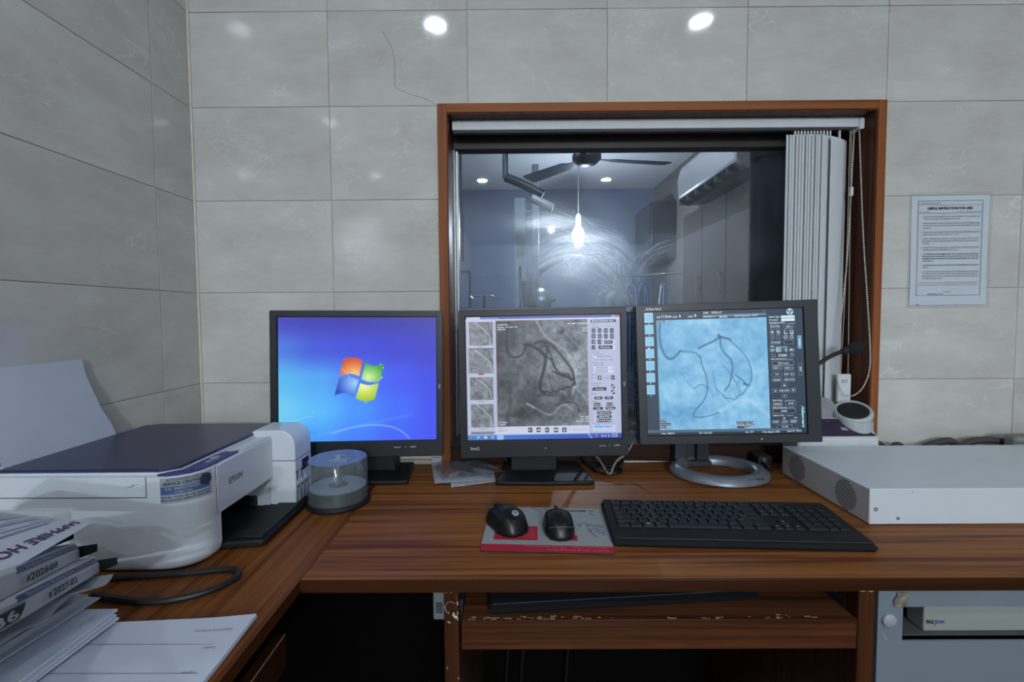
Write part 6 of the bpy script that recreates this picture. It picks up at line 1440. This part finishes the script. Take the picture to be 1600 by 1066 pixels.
b.lathe([(.0485, -.018), (.0495, -.008), (.047, -.002), (.043, .0015), (.0395, .0005), (.038, -.003), (.0, -.003)], 40, SPK); sk = b.build('speaker', pm('speaker_grey_white', S(178, 182, 184), .4), ic, smooth=True)
b = MB(); b.lathe([(.0385, -.0025), (.030, .001), (.015, .0026), (.0, .003)], 36, SPK, cap=False); b.build('grille', pm('grille_black', S(18, 18, 19), .7, var=.3, scale=900), sk, smooth=True)
b = MB(); b.lathe([(.0, -.01), (.038, -.01), (.040, 0), (.036, .012), (.0, .016)], 28, Matrix.Translation((.846, 1.243, .893)) @ Matrix.Rotation(math.radians(75), 4, 'X')); b.build('side_dial', pm('dial_grey', S(134, 136, 140), .5), ic, smooth=True)
b = MB(); b.tube([(.755, 1.215, .875), (.757, 1.215, .92), (.768, 1.212, .972), (.795, 1.205, 1.016), (.835, 1.202, 1.047), (.872, 1.20, 1.062)], .0052, 10, smooth=2); gn = b.build('gooseneck', BLACKM, ic, smooth=True)
b = MB(); Mh = rot_frame((.902, 1.199, 1.0705), Vector((.93, -.03, .37)).normalized(), Vector((.03, 1, 0)).normalized(), Vector((-.37, 0, .93)).normalized())
b.sphere((0, 0, 0), (.0265, .0150, .0155), 16, 10, Mh); b.build('microphone', pm('mic_foam', S(17, 17, 18), .85, bump=.4, scale=500), gn, smooth=True)
b = MB(); b.lathe([(.0085, -.006), (.0095, .004), (.0075, .012)], 14, rot_frame((.874, 1.20, 1.0615), Vector((0, 1, 0)), Vector((-.37, 0, .93)).normalized(), Vector((.93, 0, .37)).normalized())); b.build('collar', BLACKM, gn, smooth=True)

# ------------------------------------------------------------------ cables and small things at the back of the desk
def cable(name, label, pts, r, m, smooth=2): return tag(MB().tube(pts, r, 8, smooth=smooth).build(name, m, smooth=True), label, 'cable')
z0 = DZ+.004
cable('monitor_cable', 'black cable curling behind the middle monitor foot, right side', [(.145, 1.235, .86), (.175, 1.225, .80), (.20, 1.20, z0+.002), (.225, 1.155, z0), (.262, 1.150, z0), (.285, 1.172, z0), (.272, 1.20, z0), (.232, 1.195, z0+.009), (.205, 1.165, z0+.009), (.222, 1.142, z0+.006), (.256, 1.150, z0+.009), (.30, 1.236, z0+.004)], .0042, CABLE)
cable('grey_cable', 'thin grey cable making a V between the middle and right monitors', [(.195, 1.240, .815), (.208, 1.232, .79), (.228, 1.19, z0+.024), (.240, 1.120, z0-.001), (.262, 1.165, z0+.026), (.300, 1.205, .785), (.335, 1.236, .82)], .0026, WCABLE)
cable('thin_cable', 'thin black cord dropping behind the middle monitor foot, left side', [(-.045, 1.246, .83), (-.040, 1.240, .79), (-.020, 1.238, z0), (.03, 1.24, z0)], .0036, CABLE)
cable('white_cable', 'off-white cable lying behind the right monitor stand', [(.29, 1.246, z0), (.39, 1.247, z0), (.535, 1.248, z0), (.60, 1.250-.002, z0+.001), (.672, 1.247, z0+.001)], .0036, pm('off_white_cable', S(188, 186, 178), .5), 1)
tag(MB().prism(rrect(-.315, -.225, 1.243, 1.2535, .001), DZ, DZ+.012, 'Z').build('edge_strip', pm('cream_strip', S(178, 170, 150), .7), None, .001), 'cream strip where desk meets tiles, below the left monitor', 'strip')
gl_ = thing('clear_clip', 'small clear plastic clip at the foot of the window, by the left monitor', 'clip', (-.21, 1.236, DZ))
b = MB(); b.prism(rrect(-.226, -.196, DZ+.0005, DZ+.022, .004), 1.228, 1.231, 'Y'); b.build('plate', SLV2, gl_, .001)
b = MB(); b.sphere((-.1995, 1.2275, DZ+.014), .0035, 10, 6); b.build('stud', CHROME, gl_, smooth=True)
adp = thing('power_adaptor', 'black plug adaptor in shadow between right monitor and white box', 'adaptor', (.667, 1.215, DZ))
b = MB(); b.box(.647, .687, 1.19, 1.235, DZ+.001, DZ+.034); b.build('body', BLACKM, adp, .005)
b = MB(); b.tube([(.655, 1.19, DZ+.018), (.658, 1.176, DZ+.02), (.672, 1.168, DZ+.006), (.68, 1.18, DZ+.005)], .0032, 8, smooth=2); b.build('lead', CABLE, adp, smooth=True)
b = MB(); b.box(.658, .668, 1.187, 1.191, DZ+.012, DZ+.030); b.build('prong', CHROME, adp, .001)
for i, (pts, lb_) in enumerate((([(.955, 1.225, z0), (.962, 1.222, .80), (.974, 1.222, .813), (.995, 1.222, .803), (1.012, 1.225, .782), (1.02, 1.23, z0)], 'dark cable hump just right of the intercom, behind the white box'),
                            ([(1.02, 1.22, z0), (1.025, 1.22, .794), (1.035, 1.22, .806), (1.052, 1.22, .796), (1.06, 1.22, z0)], 'lowest dark cable hump behind the middle of the white box'),
                            ([(1.09, 1.225, z0), (1.11, 1.225, .797), (1.16, 1.225, .811), (1.182, 1.225, .815), (1.20, 1.225, .805), (1.21, 1.225, z0)], 'dark cable hump below the right edge of the wall notice'),
                            ([(1.20, 1.22, z0), (1.215, 1.22, .803), (1.24, 1.22, .815), (1.29, 1.22, .817), (1.34, 1.22, .809), (1.36, 1.22, z0)], 'longest dark cable hump, next to the grey-green pouch'))):
    cable('cable_hump', lb_, pts, .0095, pm('charcoal_cable', S(62, 62, 66), .6))
po_ = thing('pouch', 'grey-green rounded pouch at the far right behind the white box', 'pouch', (1.38, 1.2, DZ))
b = MB(); b.prism(rrect(1.302, 1.46, DZ+.001, .8385, .012, 5), 1.17, 1.205, 'Y'); b.build('body', pm('pouch_grey_green', S(124, 126, 118), .8, var=.06), po_, .008, 3)
b = MB(); b.box(1.302, 1.46, 1.1685, 1.1695, .822, .8235); b.build('seam', pm('pouch_seam', S(84, 86, 80), .8), po_)

# ------------------------------------------------------------------ white cabinet and detector unit under the right of the desk
wc = thing('white_cabinet', 'white metal cabinet with a wide cut-out standing under the right of the desk', 'cabinet', (.9, .9, 0))
CB = pm('cabinet_white_shaded', S(112, 121, 130), .45, var=.04, scale=6)  # white metal toned down to grey, shade included in the colour
CYF = .696; x0, x1, zt_ = .5665, 1.16, .7285
b = MB()
ox0, ox1, oz0, oz1 = .6095, 1.06, .6465, .7015
b.box(x0+.004, ox0, CYF, CYF+.003, .004, zt_); b.box(ox1, x1, CYF, CYF+.003, .004, zt_); b.box(ox0, ox1, CYF, CYF+.003, .004, oz0); b.box(ox0, ox1, CYF, CYF+.003, oz1, zt_)
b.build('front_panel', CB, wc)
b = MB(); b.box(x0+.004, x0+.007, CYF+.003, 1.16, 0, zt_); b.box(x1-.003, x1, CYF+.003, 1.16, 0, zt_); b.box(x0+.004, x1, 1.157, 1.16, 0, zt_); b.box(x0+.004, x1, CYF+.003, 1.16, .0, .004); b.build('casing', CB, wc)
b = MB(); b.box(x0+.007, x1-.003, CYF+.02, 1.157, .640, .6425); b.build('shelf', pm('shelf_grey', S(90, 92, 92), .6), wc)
b = MB(); b.lathe([(.0105, 0), (.0105, .004), (.0085, .0058), (0, .0062)], 24, Matrix.Translation((.5865, CYF, .6815)) @ Matrix.Rotation(PI/2, 4, 'X')); b.build('screw_cap', pm('cap_grey', S(150, 154, 160), .45), wc, smooth=True)
b = MB(); b.grid(lambda u, v: (.595+.020*u+.006*v*-1+.003+.002*math.sin(9*v), CYF-.0012-.001*math.sin(7*u+4*v), .726-.0235*v), 6, 6, .0006); b.build('old_tape', pm('old_tape_brown', S(112, 104, 92), .5, var=.35, scale=260), wc)
b = MB(); b.prism([(.5755, .662), (.578, .662), (.587, .649), (.5845, .648)], CYF-.0003, CYF+.001, 'Y'); b.build('smudge', pm('smudge_grey', S(136, 142, 150), .6), wc)
du = thing('detector_unit', 'grey detector box seen through the cut-out of the white cabinet', 'equipment box', (.86, .85, .6425))
b = MB(); b.box(.674, 1.05, .755, 1.05, .6428, .7115); b.build('casing', pm('casing_dark', S(34, 34, 36), .5), du, .001)
b = MB(); b.box(.6665, 1.055, .722, .755, .6430, .7120); b.build('front', pm('front_grey', S(148, 150, 146), .5, var=.03), du, .002)
fo = (.6665, .7217)
b = MB(); O = rot_frame((.6705, .7215, .6565), (1, 0, 0), (0, 0, 1), (0, -1, 0)); text(b, 'PAX', O, 0, 0, h=.0056, wd=.0125, bold=.045); b.tube([O @ Vector((.0095, .001, 0)), O @ Vector((.0155, -.0035, 0))], .0006, 4); b.build('name_lettering', pm('name_black', S(30, 32, 36), .5), du, kind='stuff')
b = MB(); text(b, 'SCAN', O, .0138, 0, h=.0056, wd=.0155, bold=.03); b.build('name_lettering', pm('name_blue', S(50, 62, 150), .5), du, kind='stuff')
for k in range(4):
    b = MB(); x = .7545+k*.0165; b.box(x, x+.004, .7208, .7225, .6985, .702); b.build('status_lamp', pm('status_lamp_green', S(90, 120, 40), .4, emit=S(150, 190, 60), es=.55), du)
b = MB()
for k in range(4): x = .752+k*.0165; b.box(x-.0008, x-.0004, .7214, .722, .693, .703); text(b, ('Power', 'Link', 'Ready', 'X-ray')[k], rot_frame((x+.001, .7214, .6955), (1, 0, 0), (0, 0, 1), (0, -1, 0)), 0, 0, h=.0014)
b.build('lamp_print', INK, du, kind='stuff')
b = MB(); b.sphere((.6735, .80, .681), .0014, 8, 5); b.build('side_rivet', CHROME, du)
# socket on the divider, plugs in the gloom below the tray
so = thing('socket_box', 'grey plastic socket box fixed to the side of the desk divider', 'socket', (-.122, .76, .66))
b = MB(); b.box(-.136, -.1112, .735, .79, .655, .7125); b.build('body', pm('socket_grey', S(120, 124, 128), .5), so, .003)
b = MB(); b.box(-.131, -.120, .7335, .7355, .668, .686); b.build('switch', pm('switch_dark', S(70, 76, 82), .4), so)
for i, (x, lb_) in enumerate(((.005, 'left pale plug hanging under the keyboard tray'), (.045, 'pale plug under the keyboard tray, second from left'), (.165, 'pale plug under the keyboard tray, nearest the middle'))):
    pg = thing('power_plug', lb_, 'plug', (x, 1.17, .50))
    b = MB(); b.box(x-.012, x+.012, 1.172, 1.2019, .50, .535); b.build('body', pm('plug_pale', S(170, 172, 170), .5), pg, .004)
    b = MB(); b.tube([(x, 1.172, .515), (x-.006, 1.15, .49), (x-.012, 1.16, .40), (x-.03, 1.18, .2), (x-.03, 1.185, .02)], .004, 8, smooth=2); b.build('lead', CABLE, pg, smooth=True)

# things of one kind
GROUPS = {'product_box': 'product boxes on the left pile', 'computer_mouse': 'mice on the mat', 'disc_sleeve': 'disc sleeves by the left monitor', 'lead_apron': 'aprons hanging in the procedure room',
          'power_plug': 'plugs under the keyboard tray', 'cable_hump': 'cable humps behind the white box', 'keyboard': 'keyboards', 'keyboard_tray': 'sliding trays under the desk', 'monitor': 'monitors on the desk'}
for o in COL.objects:
    k = o.name.split('.')[0]
    if o.parent is None and k in GROUPS and 'label' in o: o['group'] = GROUPS[k]
